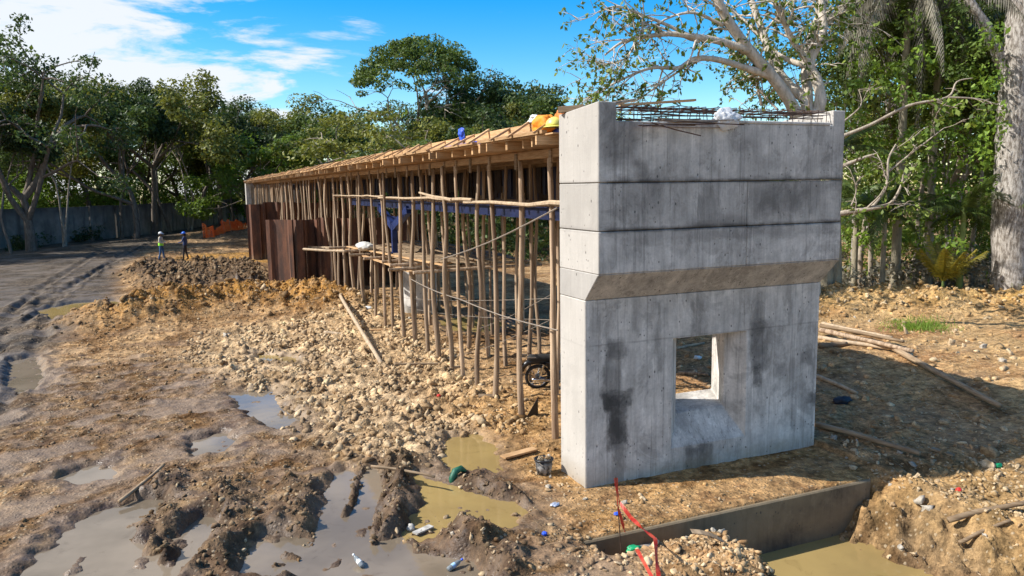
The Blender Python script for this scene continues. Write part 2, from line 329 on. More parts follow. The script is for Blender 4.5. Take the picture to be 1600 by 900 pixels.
def terrain(x, y, full=False, chunk=30000):
    x = np.asarray(x, float); y = np.asarray(y, float)
    if x.size > chunk:                                       # small pieces stay in the cache
        xr, yr = x.ravel(), y.ravel(); outs = [terrain(xr[i:i+chunk], yr[i:i+chunk], full) for i in range(0, xr.size, chunk)]
        if not full: return np.concatenate(outs).reshape(x.shape)
        return (np.concatenate([o[0] for o in outs]), np.concatenate([o[1] for o in outs]), np.concatenate([o[2] for o in outs]), {k: np.concatenate([o[3][k] for o in outs]) for k in outs[0][3]})
    x = np.asarray(x, float); y = np.asarray(y, float); shp = x.shape; x = x.ravel(); y = y.ravel()
    dist = np.hypot(x, y)
    wx = x + .22*noise(x*.9, y*.9, 5) + .10*noise(x*2.7, y*2.7, 6); wy = y + .22*noise(x*.9, y*.9, 8) + .10*noise(x*2.7, y*2.7, 9)
    z = .065 + .06*fbm(x*.16, y*.16, 2, 11)
    road = sst(.6, -.9, sdf_poly(wx, wy, ROAD)); rub = sst(.9, -.7, sdf_poly(wx, wy, RUBBLE))
    dk = sst(.8, -.8, sdf_poly(wx, wy, DARKM)); ys = sst(1.0, -.8, sdf_poly(wx, wy, YELS))
    m1 = np.exp(-(dline(wx, wy, M1)/1.75)**2); rb = np.exp(-(dline(wx, wy, RB)/1.6)**2)
    rough = np.clip(.55 - .5*road + .6*rub + .75*m1 + .6*rb + .6*dk, .05, 1.3)
    slab = (x > 4.35) & (x < 9.95) & (y > 8.42) & (y < 11.9)
    slabm = sst(.0, .5, np.minimum(np.minimum(x-4.2, 10.4-x), np.minimum(y-8.2, 12.2-y)))
    slk = sst(.02, .40, fbm(x*.55, y*.8, 3, 150))*sst(22, 12, dist)*(1-np.clip(m1+rb+rub, 0, 1)); rough = rough*(1-.72*slabm)*(1-.7*slk)
    big = np.maximum(0, .55-np.abs(noise(x*1.15, y*1.15, 21)))*.14 + np.maximum(0, fbm(x*2.3, y*2.3, 2, 24))*.10
    cl = np.maximum(0, noise(x*5.2, y*5.2, 31))*.075 + np.maximum(0, noise(x*11, y*11, 33))*.035
    near = sst(60, 22, dist)
    z = z + rough*(big + cl*near) - .03*rough
    z = z + .80*m1*(1+.35*fbm(x*.8, y*.8, 3, 41)) + .72*rb*(1+.4*fbm(x*.9, y*.9, 3, 44)) + .40*dk*(.5+.7*np.abs(fbm(x*.7, y*.7, 3, 46))) + dk*.30*np.maximum(0, fbm(x*1.9, y*1.3, 3, 48)) + m1*.16*np.maximum(0, fbm(x*2.6, y*2.0, 3, 49))
    # mound carrying the orange net, bank along the wall foot
    nm = np.exp(-(((x-4.6)/3.6)**2+((y-84)/6.)**2)); z = z + .75*nm
    # general rise at the right, and the low river bed behind the trees there
    z = z + .25*sst(10.5, 17, x)*sst(4, 9, y)*(1-sst(24, 28, x))
    riv = sst(1.5, -3.5, sdf_poly(x, y, [(11.4, 20.5), (13.2, 19.2), (16.5, 24), (25.6, 25), (29, 22.5), (70, 26), (70, 75), (11.2, 75)]))
    z = z - 1.3*riv
    for L in RUTS:
        d = dline(wx, wy, L); z = z - .07*np.exp(-(d/.17)**2) + .05*np.exp(-((d-.33)/.11)**2)
    ridge = np.zeros_like(x)
    for L, w, h in RIDGES:
        r = np.exp(-(dline(wx, wy, L)/w)**2); ridge = np.maximum(ridge, r); z = z + h*r*(.75+.5*fbm(x*3.1, y*3.1, 3, 51)) + .05*r*np.maximum(0, noise(x*8, y*8, 53))
    # dirt swept over the footing slab
    z = np.where(slab, .012+.02*np.abs(fbm(x*2.2, y*2.2, 3, 61))+.02*np.maximum(0, noise(x*6, y*6, 62)), z)
    # puddles
    wet = np.zeros_like(x)
    for poly, k, _ in PUDDLES:
        pa = np.asarray(poly); bb = (x > pa[:,0].min()-2) & (x < pa[:,0].max()+2) & (y > pa[:,1].min()-2.5) & (y < pa[:,1].max()+2.5)
        if not bb.any(): continue
        sc = min(1.0, max(.25, dist[bb].mean()/14-.2))
        sd = sdf_poly(x[bb]+.10*noise(x[bb]*3.3, y[bb]*3.3, 71), y[bb]+.10*noise(x[bb]*3.3, y[bb]*3.3, 74), poly) + .05*fbm(x[bb]*4, y[bb]*4, 3, 77)
        t = sst(-.02, .30, sd); zz = z[bb]
        low = -.05 + .085*np.maximum(0, fbm(x[bb]*2.6, y[bb]*2.6, 3, 79)-.12)
        z[bb] = np.where(t < .999, np.where(zz < 0, np.minimum(zz, low), low*(1-t) + np.maximum(zz, .012+.02*t)*t), zz)
        wet[bb] = np.maximum(wet[bb], sst(.8, .0, sd+.15*noise(x[bb]*2.2, y[bb]*2.2, 78)))
    for L, w, h in POST:
        r = np.exp(-(dline(x+.25*(wx-x), y+.25*(wy-y), L)/w)**2); ridge = np.maximum(ridge, r); z = np.maximum(z, -.06+h*r*(.8+.6*fbm(x*5, y*5, 2, 55)))
    bk_ = sst(8.9, 9.8, x)*sst(8.7, 8.2, y)*sst(14, 11, x); z = z - .06*bk_ + bk_*(.05*fbm(x*1.7, y*1.7, 3, 57) + .07*np.maximum(0, noise(x*5, y*5, 58)))
    # the pit in front of the footing
    px = x + .12*fbm(x*1.6, y*1.6, 3, 81); py = y + .1*fbm(x*1.6, y*1.6, 3, 84)
    rgt = 9.62 + .10*(8.3-py)                                   # lip of the right hand bank
    lft = 6.15 - .10*(8.3-py)
    pr = np.clip((rgt+.42-px)/1.45, 0, 1)**1.15; pl = sst(-.05, .75, px-lft)
    fr = sst(8.50, 8.44, y)*sst(3.2, 4.6, py)
    pit = pr*pl*fr
    pit = np.clip(pit + .55*pit*(1-pit)*(fbm(x*3.2, y*3.2, 4, 130)+.6*noise(x*9, y*9, 133)), 0, 1)
    z = np.where(slab, z, z*(1-pit) + (-1.05 + .07*fbm(x*2, y*2, 3, 86))*pit)
    # rubble heap against the left end of the footing face
    hp = np.exp(-(((px-5.45)/.9)**2+((py-7.05)/.8)**2))*fr
    z = np.where(slab, z, z + hp*(.10+.10*np.maximum(0, fbm(x*2.7, y*2.7, 3, 88))))
    gap = sst(8.52, 8.44, y)*sst(7.55, 8.25, y)*sst(4.35, 4.9, x)*sst(7.0, 6.2, x); z = np.where(slab, z, z - .46*gap*(1+.4*noise(x*2.4, y*2.4, 91)))
    if not full: return z.reshape(shp)
    # ---------------- soil colours (linear) and wetness
    def c(*v): return np.array(v)[None, :]
    def lerp(a, b, t): return a*(1-t[:, None]) + b*t[:, None]
    n_a = fbm(x*.5, y*.5, 4, 101); n_b = fbm(x*1.7, y*1.7, 4, 105); n_c = fbm(x*5, y*5, 3, 108)
    col = lerp(c(.21, .118, .052), c(.42, .265, .13), sst(-.45, .5, n_a))
    mud = np.clip(sst(15.5, 9.5, np.hypot(x+.6, y-9.0)*.9)+.35*sst(.1, .6, n_b)*sst(24, 14, dist), 0, 1)*sst(5.2, 3.9, x)
    col = lerp(col, c(.165, .108, .066), .9*mud*sst(-.75, .15, n_b+.5*n_c))
    col = lerp(col, c(.088, .074, .060), road*.92); col = lerp(col, c(.055, .045, .035), road*.7*sst(.05, .5, fbm(x*.35, y*.9, 3, 120)))
    col = lerp(col, c(.52, .37, .21), rub*(.45+.4*sst(-.3, .5, n_b)))
    col = lerp(col, c(.31, .155, .038), np.clip(m1*1.15, 0, 1)*sst(-.9, .3, n_b)*.9)
    col = lerp(col, c(.10, .062, .034), dk*.9); col = lerp(col, c(.36, .19, .05), ys*.9)
    col = lerp(col, c(.46, .28, .095), np.clip(rb*1.2, 0, 1)*.9)
    brown = sst(8.5, 11, x)*sst(3, 7, y)*sst(22, 16, y)*(1-np.clip(rb*1.3, 0, 1)); col = lerp(col, c(.36, .20, .09), brown*.9*sst(-.9, .2, n_b))
    rl = sst(12, 15, x)*sst(6, 9, y)*sst(26, 20, y); col = lerp(col, c(.44, .29, .135), rl*.75*sst(-.6, .3, n_a+.5*n_b))
    bank = sst(8.6, 9.6, x)*sst(8.6, 8.0, y)*sst(15, 11, x); col = lerp(col, c(.30, .195, .085), bank*.8)
    yard = sst(4.3, 5.2, x)*sst(17, 14, y)*sst(8, 8.6, y)*sst(10.2, 9.6, x); col = lerp(col, c(.36, .21, .085), yard*.85)
    col = lerp(col, c(.125, .08, .047), np.clip(ridge, 0, 1)*.8*sst(-.5, .3, n_b+.5)*sst(6, 4.5, x))
    shade = sst(62, 74, y-.3*x); col = lerp(col, c(.10, .085, .06), shade*.4)
    rivb = sst(-.1, -.6, z); col = lerp(col, c(.16, .11, .06), rivb*.5)
    dkp = sst(.10, .42, fbm(x*1.9, y*2.6, 4, 140)); col = lerp(col, col*np.array([.52, .46, .42])[None], dkp*.8*(1-.5*rub)*(1-.6*road)*(1-.9*brown)*sst(45, 25, dist)*sst(13, 9, x))
    col = lerp(col, col*.62, wet*.85)
    col = col*(1+.38*n_c+.28*n_b)[:, None]
    wet = wet*(1-.65*np.clip(ridge, 0, 1)); wet = np.clip(wet + .45*road*sst(-.1, .5, fbm(x*.4, y*.8, 3, 123)) + .45*mud*sst(.0, .5, n_b), 0, 1)
    slick = sst(.02, .40, fbm(x*.55, y*.8, 3, 150))*np.clip(mud*1.2+.7*road+.25, 0, 1)*(1-np.clip(ridge*1.5+m1+rb+rub*.9, 0, 1)); wet = np.clip(np.maximum(wet, .75*slick), 0, 1); col = lerp(col, np.broadcast_to(c(.21, .15, .10), col.shape)*(1+.15*n_c)[:, None], .55*slick*(1-.8*road))
    return z, np.clip(col, .015, .6), wet, dict(rub=rub, m1=m1, rb=rb, dk=dk, ridge=ridge, road=road, mud=mud, bank=bank, slab=slabm, pit=pit, hp=hp, wet=wet)


def axis(lo, fine0, fine1, hi, d, g):
    a = list(np.arange(fine0, fine1, d)); s = d; q = fine1
    while q < hi: a.append(q); s *= g; q += s
    a.append(hi); s = d; q = fine0; b = []
    while q > lo: s *= g; q -= s; b.append(max(q, lo))
    return np.array(b[::-1]+a)
ax = axis(-500, -5.5, 12.5, 500, .040, 1.035)
ay_ = axis(-120, 5.2, 21.0, 700, .040, 1.012)
GX, GY = np.meshgrid(ax, ay_)
gzv, gcol, gwet, gmask = terrain(GX.ravel(), GY.ravel(), True)
nx_, ny_ = len(ax), len(ay_)
GZ = gzv.reshape(ny_, nx_)
def gz(x, y):
    i = min(max(int(np.searchsorted(ax, x))-1, 0), nx_-2); j = min(max(int(np.searchsorted(ay_, y))-1, 0), ny_-2); u = (x-ax[i])/(ax[i+1]-ax[i]); v = (y-ay_[j])/(ay_[j+1]-ay_[j])
    return float((GZ[j, i]*(1-u)+GZ[j, i+1]*u)*(1-v)+(GZ[j+1, i]*(1-u)+GZ[j+1, i+1]*u)*v)
ii = (np.arange(ny_-1)[:, None]*nx_ + np.arange(nx_-1)[None, :]).ravel()
quads = np.stack([ii, ii+1, ii+nx_+1, ii+nx_], 1)

def mat_ground():
    t = NT('wet_soil'); o = t.n('ShaderNodeNewGeometry').outputs['Position']
    cl = t.attr('Col').outputs['Color']; wet = t.attr('wet').outputs['Fac']
    n1 = t.noise(o, 9.0, 6, .65); n2 = t.noise(o, 38.0, 4, .6)
    vor = t.n('ShaderNodeTexVoronoi', {'Vector': o, 'Scale': 15.0}); vd = vor.outputs['Distance']
    vc = t.n('ShaderNodeSeparateColor', {0: vor.outputs['Color']}).outputs[0]
    rw = t.math('SUBTRACT', 1.0, t.math('MULTIPLY', wet, .7)); f = t.math('ADD', 1.0, t.math('MULTIPLY', t.ramp(n1, .28, .72, -.52, .46), rw)); c = t.mix(1.0, cl, t.n('ShaderNodeCombineColor', {0: f, 1: f, 2: f}).outputs[0], 'MULTIPLY')
    peb = t.math('MULTIPLY', t.ramp(vc, .78, .82), t.ramp(vd, .42, .30)); peb = t.math('MULTIPLY', peb, t.math('SUBTRACT', .6, t.math('MULTIPLY', wet, .6)))
    c = t.mix(peb, c, C3(.46, .37, .25))
    f2 = t.ramp(n2, .3, .7, .78, 1.2); c = t.mix(1.0, c, t.n('ShaderNodeCombineColor', {0: f2, 1: f2, 2: f2}).outputs[0], 'MULTIPLY')
    h = t.math('ADD', t.math('ADD', t.math('MULTIPLY', n1, 1.0), t.math('MULTIPLY', n2, .35)), t.math('MULTIPLY', t.ramp(vd, .45, .15), .35))
    r = t.math('SUBTRACT', .92, t.math('MULTIPLY', wet, t.ramp(n1, .3, .6, .62, .3)))
    t.pbr(c, r, 0, t.bump(h, t.math('ADD', .22, t.math('MULTIPLY', rw, .6)), .05), t.math('ADD', .04, t.math('MULTIPLY', wet, .46))); return t.m
M_GROUND = mat_ground()
ground = link('ground', np_mesh('ground', np.stack([GX.ravel(), GY.ravel(), gzv], 1), quads, M_GROUND, True, gcol, {'wet': gwet}))
struct(ground)

# water: each puddle a sheet of its own, its shore is where the ground rises through it
def pud_grid(d):
    """square cells round every hollow, each cell given to the nearest one, so no two sheets overlap"""
    cells = {}
    for k, (poly, _, _) in enumerate(PUDDLES):
        pa = np.asarray(poly); i0, j0 = np.floor((pa.min(0)-.4)/d).astype(int); i1, j1 = np.ceil((pa.max(0)+.4)/d).astype(int)
        I, J = np.meshgrid(np.arange(i0, i1), np.arange(j0, j1)); sd = sdf_poly((I.ravel()+.5)*d, (J.ravel()+.5)*d, poly)
        for a, b, q in zip(I.ravel()[sd < .24], J.ravel()[sd < .24], sd[sd < .24]):
            if (a, b) not in cells or cells[(a, b)][0] > q: cells[(a, b)] = (q, k)
    return cells
PD = .12; _cells = pud_grid(PD)
for k_, (poly, k, lab) in enumerate(PUDDLES):
    idx = {}; F_ = []
    for (a, b), (q, kk) in _cells.items():
        if kk != k_: continue
        F_.append(tuple(idx.setdefault(p, len(idx)) for p in ((a, b), (a+1, b), (a+1, b+1), (a, b+1))))
    m = MB(); m.add([(a*PD, b*PD, 0.0) for a, b in idx], F_); ob = m.build('puddle', M_WATER if k == 'b' else M_WATERG); ob['kind'] = 'structure'; ob['label'] = lab
m = MB(); m.add([(5.6, 3.0, PIT_Z), (10.3, 3.0, PIT_Z), (10.0, 8.40, PIT_Z), (5.6, 8.40, PIT_Z)], [(0, 1, 2, 3)])
ob = m.build('pit_water', M_WATER); struct(ob, label='muddy yellow water standing in the pit before the footing')
m = MB(); m.add([(10.6, 17.5, -.62), (75, 17.5, -.62), (75, 80, -.62), (10.6, 80, -.62)], [(0, 1, 2, 3)])
ob = m.build('river', M_RIVER); struct(ob, label='still river water behind the palms')

# ---- stones and clods
def ico(sub):
    bm = bmesh.new(); bmesh.ops.create_icosphere(bm, subdivisions=sub, radius=1.0)
    V = np.array([v.co[:] for v in bm.verts]); Fc = np.array([[v.index for v in f.verts] for f in bm.faces]); bm.free(); return V, Fc
IC1, IF1 = ico(1); IC2, IF2 = ico(2)
def rock_shape(r, V):
    q = V*(1+r.normal(0, .24, (len(V), 1)))
    for _ in range(8):                                        # flat broken faces
        n = r.normal(0, 1, 3); n /= np.linalg.norm(n); d = r.uniform(.30, .75); h = q@n
        q = q - np.maximum(0, h-d)[:, None]*n*.9
    return q*r.uniform(.55, 1.25, 3)*np.array([1, 1, .72])
def rand_rot(r, n):
    q = r.normal(0, 1, (n, 4)); q /= np.linalg.norm(q, axis=1)[:, None]; w, a, b, c = q.T
    return np.stack([np.stack([1-2*(b*b+c*c), 2*(a*b-c*w), 2*(a*c+b*w)], 1), np.stack([2*(a*b+c*w), 1-2*(a*a+c*c), 2*(b*c-a*w)], 1), np.stack([2*(a*c-b*w), 2*(b*c+a*w), 1-2*(a*a+b*b)], 1)], 1)
def mat_stone():
    t = NT('stone'); o = t.n('ShaderNodeNewGeometry').outputs['Position']; cl = t.attr('Col').outputs['Color']; n = t.noise(o, 22, 5, .6)
    f = t.ramp(n, .3, .7, .68, 1.3); c = t.mix(1.0, cl, t.n('ShaderNodeCombineColor', {0: f, 1: f, 2: f}).outputs[0], 'MULTIPLY')
    t.pbr(c, .9, 0, t.bump(n, .5, .02), .08); return t.m
M_STONE = mat_stone()
def scatter(name, label, n, region, dens, smin, smax, power, seed, light, parent=None, variants=14):
    """region (x0,x1,y0,y1); dens(mask dict, x, y) -> 0..1"""
    r = np.random.default_rng(seed); x = r.uniform(region[0], region[1], n*6); y = r.uniform(region[2], region[3], n*6)
    z, col, wet, mk = terrain(x, y, True); keep = (r.uniform(0, 1, len(x)) < dens(mk, x, y)) & (z > -.02)
    keep &= ~((x > 5.25) & (x < 10.05) & (y > 9.35) & (y < 10.9))
    x, y, z, col = x[keep][:n], y[keep][:n], z[keep][:n], col[keep][:n]; n = len(x)
    s = smin + (smax-smin)*r.uniform(0, 1, n)**power
    sh = [rock_shape(r, IC1) for _ in range(variants)]; vid = r.integers(0, variants, n); Rm = rand_rot(r, n)
    base = np.stack([sh[i] for i in vid]); V = np.einsum('nij,nkj->nki', Rm, base)*s[:, None, None]
    V[:, :, 2] *= .85
    V += np.stack([x, y, z+s*.05], 1)[:, None, :]
    Fc = (IF1[None]+(np.arange(n)*len(IC1))[:, None, None]).reshape(-1, 3)
    lt = np.where(r.uniform(0, 1, n) < light, r.uniform(.5, 1, n), r.uniform(0, .25, n))[:, None]
    cc = col*r.uniform(.75, 1.25, (n, 1))*(1-lt) + np.array([.55, .42, .26])*r.uniform(.7, 1.15, (n, 1))*lt
    o = link(name, np_mesh(name, V.reshape(-1, 3), Fc, M_STONE, False, np.repeat(np.clip(cc, .02, .65), len(IC1), 0)), parent)
    o['kind'] = 'stuff'; o['label'] = label; return o
scatter('loose_stones', 'pale broken stones strewn over the trampled ground', 13000, (-1, 8.2, 11.5, 31), lambda m, x, y: m['rub']*np.clip(18/np.hypot(x, y), .2, 1)*(.12+.88*sst(-.15, .35, fbm(x*.8, y*.8, 3, 170))), .012, .14, 4.6, 201, .30)
scatter('soil_clods', 'crumbly clods of dark and yellow soil', 14000, (-7, 8, 7, 36), lambda m, x, y: np.clip(.24+m['ridge']*.9+m['m1']*.75+m['dk']*.5-.15*m['road']-.8*m['wet']*(1-m['ridge'])-.5*m['rub'], 0, 1), .012, .075, 3.2, 202, .08)
scatter('pit_bank_stones', 'small stones in the bank and heap beside the pit', 3600, (3.9, 13.5, 5.2, 10.2), lambda m, x, y: np.clip(.12+.9*m['bank']*(x < 12)+m['hp']*1.2-.2*m['slab'], 0, 1)*(m['pit'] < .8), .012, .08, 3.4, 203, .38)
scatter('ridge_stones', 'stones in the yellow dirt ridge below the trees', 3000, (10, 25, 9, 24), lambda m, x, y: np.clip(.12+m['rb'], 0, 1), .025, .16, 2.4, 204, .35)
scatter('far_clods', 'dark clods on the heaps near the sheet piles', 3200, (-6, 6, 26, 50), lambda m, x, y: np.clip(m['dk']+m['m1']*.9, 0, 1), .04, .22, 2.6, 205, .03)
# the stones large enough to be picked out singly: children of the ground
r_ = np.random.default_rng(31)
big_meshes = []
for i in range(12):
    lt = r_.uniform(.0, 1); cc = np.array([.34, .225, .12])*(1-lt)+np.array([.54, .42, .27])*lt
    if i % 6 == 5: cc = np.array([.37, .33, .27])
    V = rock_shape(r_, IC2); V += .05*r_.normal(0, 1, V.shape)
    big_meshes.append(np_mesh('stone', V, IF2, M_STONE, False, np.repeat(cc[None], len(V), 0)))
def put_stone(x, y, s, k=None, sink=.42):
    o = link('stone', big_meshes[r_.integers(0, 12) if k is None else k], ground, (x, y, gz(x, y)+s*(.5-sink)), tuple(r_.uniform(0, 6.28, 3)), (s, s*r_.uniform(.75, 1.1), s*r_.uniform(.6, .9)))
    return o
spots = []
def rnd_stones(n, poly, s0, s1):
    pa = np.asarray(poly); k = 0
    while k < n:
        x = r_.uniform(pa[:,0].min(), pa[:,0].max()); y = r_.uniform(pa[:,1].min(), pa[:,1].max())
        if sdf_poly(np.array([x]), np.array([y]), poly)[0] < 0 and not (5.2 < x < 10.1 and 9.3 < y < 10.95):
            put_stone(x, y, s0+(s1-s0)*r_.uniform()**2); k += 1
rnd_stones(80, RUBBLE, .06, .15)
rnd_stones(16, P((955,905),(960,850),(1000,838),(1060,828),(1130,850),(1140,905)), .06, .15)
rnd_stones(30, P((1385,760),(1440,745),(1600,800),(1600,900),(1500,900),(1400,820)), .05, .13)
rnd_stones(34, P((1290,690),(1420,700),(1440,760),(1340,748)), .04, .10)
rnd_stones(22, P((820,735),(900,760),(1010,780),(1000,800),(860,775)), .04, .09)
rnd_stones(30, P((1290,505),(1400,500),(1600,570),(1600,640),(1440,560)), .07, .2)
rnd_stones(16, P((560,850),(800,900),(860,840),(700,800)), .03, .07)
for px, py, s, k in ((1437,768,.17,5),(1450,778,.11,11),(1395,765,.09,3),(1545,715,.18,2),(1540,735,.15,4),(940,850,.08,1),(958,846,.09,7),(1000,850,.12,5),(1100,838,.14,3),(1410,792,.10,5),(1185,706,.06,2)):
    x, y = GXY(px, py); put_stone(x, y, s, k)
# ------------------------------------------------------------------ the concrete pier
def mat_concrete(name, base=.40, tint=(1, .945, .865), stains=(), dark=.5, joints=()):
    """stains: (x0,x1,z0,z1,soft,strength) on faces looking to -Y; all in world metres"""
    t = NT(name); o = t.n('ShaderNodeNewGeometry').outputs['Position']; sp = t.n('ShaderNodeSeparateXYZ', {0: o}); X, Z = sp.outputs[0], sp.outputs[2]
    big = t.noise(o, 1.1, 7, .68, .5); mid = t.noise(o, 3.6, 6, .66); fine = t.noise(o, 30, 5, .6)
    stk = t.noise(t.mapping(o, (7.0, 7.0, .9)), 1.0, 6, .7, .6)
    v = t.ramp(big, .3, .7, .76, 1.14); v = t.math('MULTIPLY', v, t.ramp(mid, .25, .75, .86, 1.1)); v = t.math('MULTIPLY', v, t.ramp(stk, .32, .66, .80, 1.08)); v = t.math('MULTIPLY', v, t.ramp(fine, .3, .7, .93, 1.06)); blot = t.noise(t.mapping(o, (1.7, 1.7, 1.2)), 1.0, 8, .72, .6); v = t.math('MULTIPLY', v, t.ramp(blot, .42, .50, .80, 1.04))
    drip = t.noise(t.mapping(o, (16, 16, .32), loc=(3, 1, 2)), 1.0, 6, .72, .8); v = t.math('MULTIPLY', v, t.ramp(drip, .36, .46, .72, 1.0)); pale = t.noise(t.mapping(o, (22, 22, .7), loc=(9, 4, 5)), 1.0, 5, .7, .5); v = t.math('MULTIPLY', v, t.ramp(pale, .58, .66, 1.0, 1.22))
    scuff = t.noise(t.mapping(o, (6, 6, 9), loc=(2, 8, 1)), 1.0, 8, .78, 1.2); v = t.math('MULTIPLY', v, t.ramp(scuff, .30, .37, .66, 1.0))
    v = t.math('ADD', t.math('MULTIPLY', v, t.ramp(X, 5.372, 5.39, .20, 1)), t.ramp(X, 5.372, 5.39, .60, 0))  # left face: fewer blotches, and its brightness under the sun set in the colour
    c = t.mix(1.0, C3(base*tint[0], base*tint[1], base*tint[2]), t.n('ShaderNodeCombineColor', {0: v, 1: v, 2: v}).outputs[0], 'MULTIPLY')
    wob = t.math('MULTIPLY', t.math('SUBTRACT', t.noise(t.mapping(o, (3.2, 3.2, 1.6)), 1.0, 6, .68), .5), .42)
    wob2 = t.math('MULTIPLY', t.math('SUBTRACT', t.noise(t.mapping(o, (2.0, 2.0, 4.2), loc=(7, 3, 1)), 1.0, 6, .68), .5), .42)
    xs = t.math('ADD', X, wob); zs = t.math('ADD', Z, wob2)
    for (x0, x1, z0, z1, sf, st) in stains:
        a = t.math('MULTIPLY', t.ramp(xs, x0-sf, x0+sf), t.ramp(xs, x1-sf, x1+sf, 1, 0)); b = t.math('MULTIPLY', t.ramp(zs, z0-sf, z0+sf), t.ramp(zs, z1-sf, z1+sf, 1, 0))
        f = t.math('MULTIPLY', t.math('MULTIPLY', t.math('MULTIPLY', a, b), t.ramp(mid, .25, .62, st*.45, st)), t.ramp(X, 5.375, 5.40, .05, 1))
        c = t.mix(f, c, C3(.055, .053, .05))
    zj = t.math('ADD', Z, t.math('MULTIPLY', t.math('SUBTRACT', t.noise(t.mapping(o, (1.4, 1.4, 0)), 1.0, 4, .6), .5), .05))
    for (z0, w, st) in joints:
        d = t.math('ABSOLUTE', t.math('SUBTRACT', zj, z0)); f = t.math('MULTIPLY', t.math('MULTIPLY', t.ramp(d, 0.004, w, 1, 0), t.ramp(mid, .3, .6, st*.25, st)), t.ramp(X, 5.385, 5.6, .3, 1)); c = t.mix(f, c, C3(.05, .047, .042))
    # muddy splash near the ground
    sp_ = t.math('MULTIPLY', t.ramp(zs, .02, .42, .55, 0), t.ramp(big, .3, .6)); c = t.mix(sp_, c, C3(.26, .20, .12))
    # air holes
    vor = t.n('ShaderNodeTexVoronoi', {'Vector': t.mapping(o, (5.5, 5.5, 3.4)), 'Scale': 1.0, 'Randomness': 1.0}); hole = t.ramp(vor.outputs['Distance'], .055, .09, 1, 0)
    vo2 = t.n('ShaderNodeTexVoronoi', {'Vector': t.mapping(o, (13, 13, 9), loc=(5, 5, 5)), 'Scale': 1.0, 'Randomness': 1.0}); hole2 = t.math('MULTIPLY', t.ramp(vo2.outputs['Distance'], .10, .17, 1, 0), t.ramp(mid, .5, .6)); hole = t.math('MAXIMUM', hole, hole2)
    c = t.mix(t.math('MULTIPLY', hole, .75), c, C3(.06, .058, .055))
    h = t.math('SUBTRACT', t.math('ADD', t.math('MULTIPLY', fine, .35), t.math('MULTIPLY', mid, .5)), t.math('MULTIPLY', hole, .8))
    t.pbr(c, t.ramp(mid, .3, .7, .72, .9), 0, t.bump(h, .35, .02), .15); return t.m
ST_LOW = [(5.70, 6.02, .55, 2.25, .06, .55), (5.64, 6.22, 1.22, 1.50, .05, .88), (5.76, 6.10, .62, 1.4, .05, .88), (5.74, 6.08, 2.0, 2.3, .05, .5), (5.85, 6.05, -.2, .6, .06, .45), (7.2, 7.7, -.2, .42, .08, .75), (8.45, 8.85, 1.5, 2.35, .10, .75), (8.52, 8.72, 1.25, 1.62, .05, .8), (9.0, 9.2, 1.35, 1.6, .06, .45), (9.5, 9.8, 1.5, 1.75, .05, .5), (9.75, 9.95, .75, 1.0, .05, .7),
          (6.2, 6.32, 2.3, 2.9, .05, .35), (6.62, 6.7, 1.7, 2.8, .05, .5), (7.28, 7.55, 2.15, 2.8, .08, .4), (8.2, 8.3, 2.2, 2.9, .05, .3), (8.55, 8.68, 2.1, 2.9, .06, .35), (9.2, 9.35, 2.2, 2.9, .06, .35)]
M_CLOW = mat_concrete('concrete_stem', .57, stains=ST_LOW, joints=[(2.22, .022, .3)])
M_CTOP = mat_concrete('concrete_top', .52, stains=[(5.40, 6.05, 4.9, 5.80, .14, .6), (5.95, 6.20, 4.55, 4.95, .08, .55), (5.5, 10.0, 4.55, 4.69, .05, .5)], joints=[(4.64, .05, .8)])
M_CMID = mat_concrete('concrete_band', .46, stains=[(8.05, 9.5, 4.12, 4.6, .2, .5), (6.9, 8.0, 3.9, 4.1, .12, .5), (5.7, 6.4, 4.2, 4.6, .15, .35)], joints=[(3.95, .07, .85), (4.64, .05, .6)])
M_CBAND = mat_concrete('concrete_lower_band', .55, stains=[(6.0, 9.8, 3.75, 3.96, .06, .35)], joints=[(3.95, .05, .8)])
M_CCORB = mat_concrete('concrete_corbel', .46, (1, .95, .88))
M_FOOT = mat_concrete('concrete_footing', .19, (1, .78, .52), stains=[(4, 10, -1.2, -.55, .06, .6)])

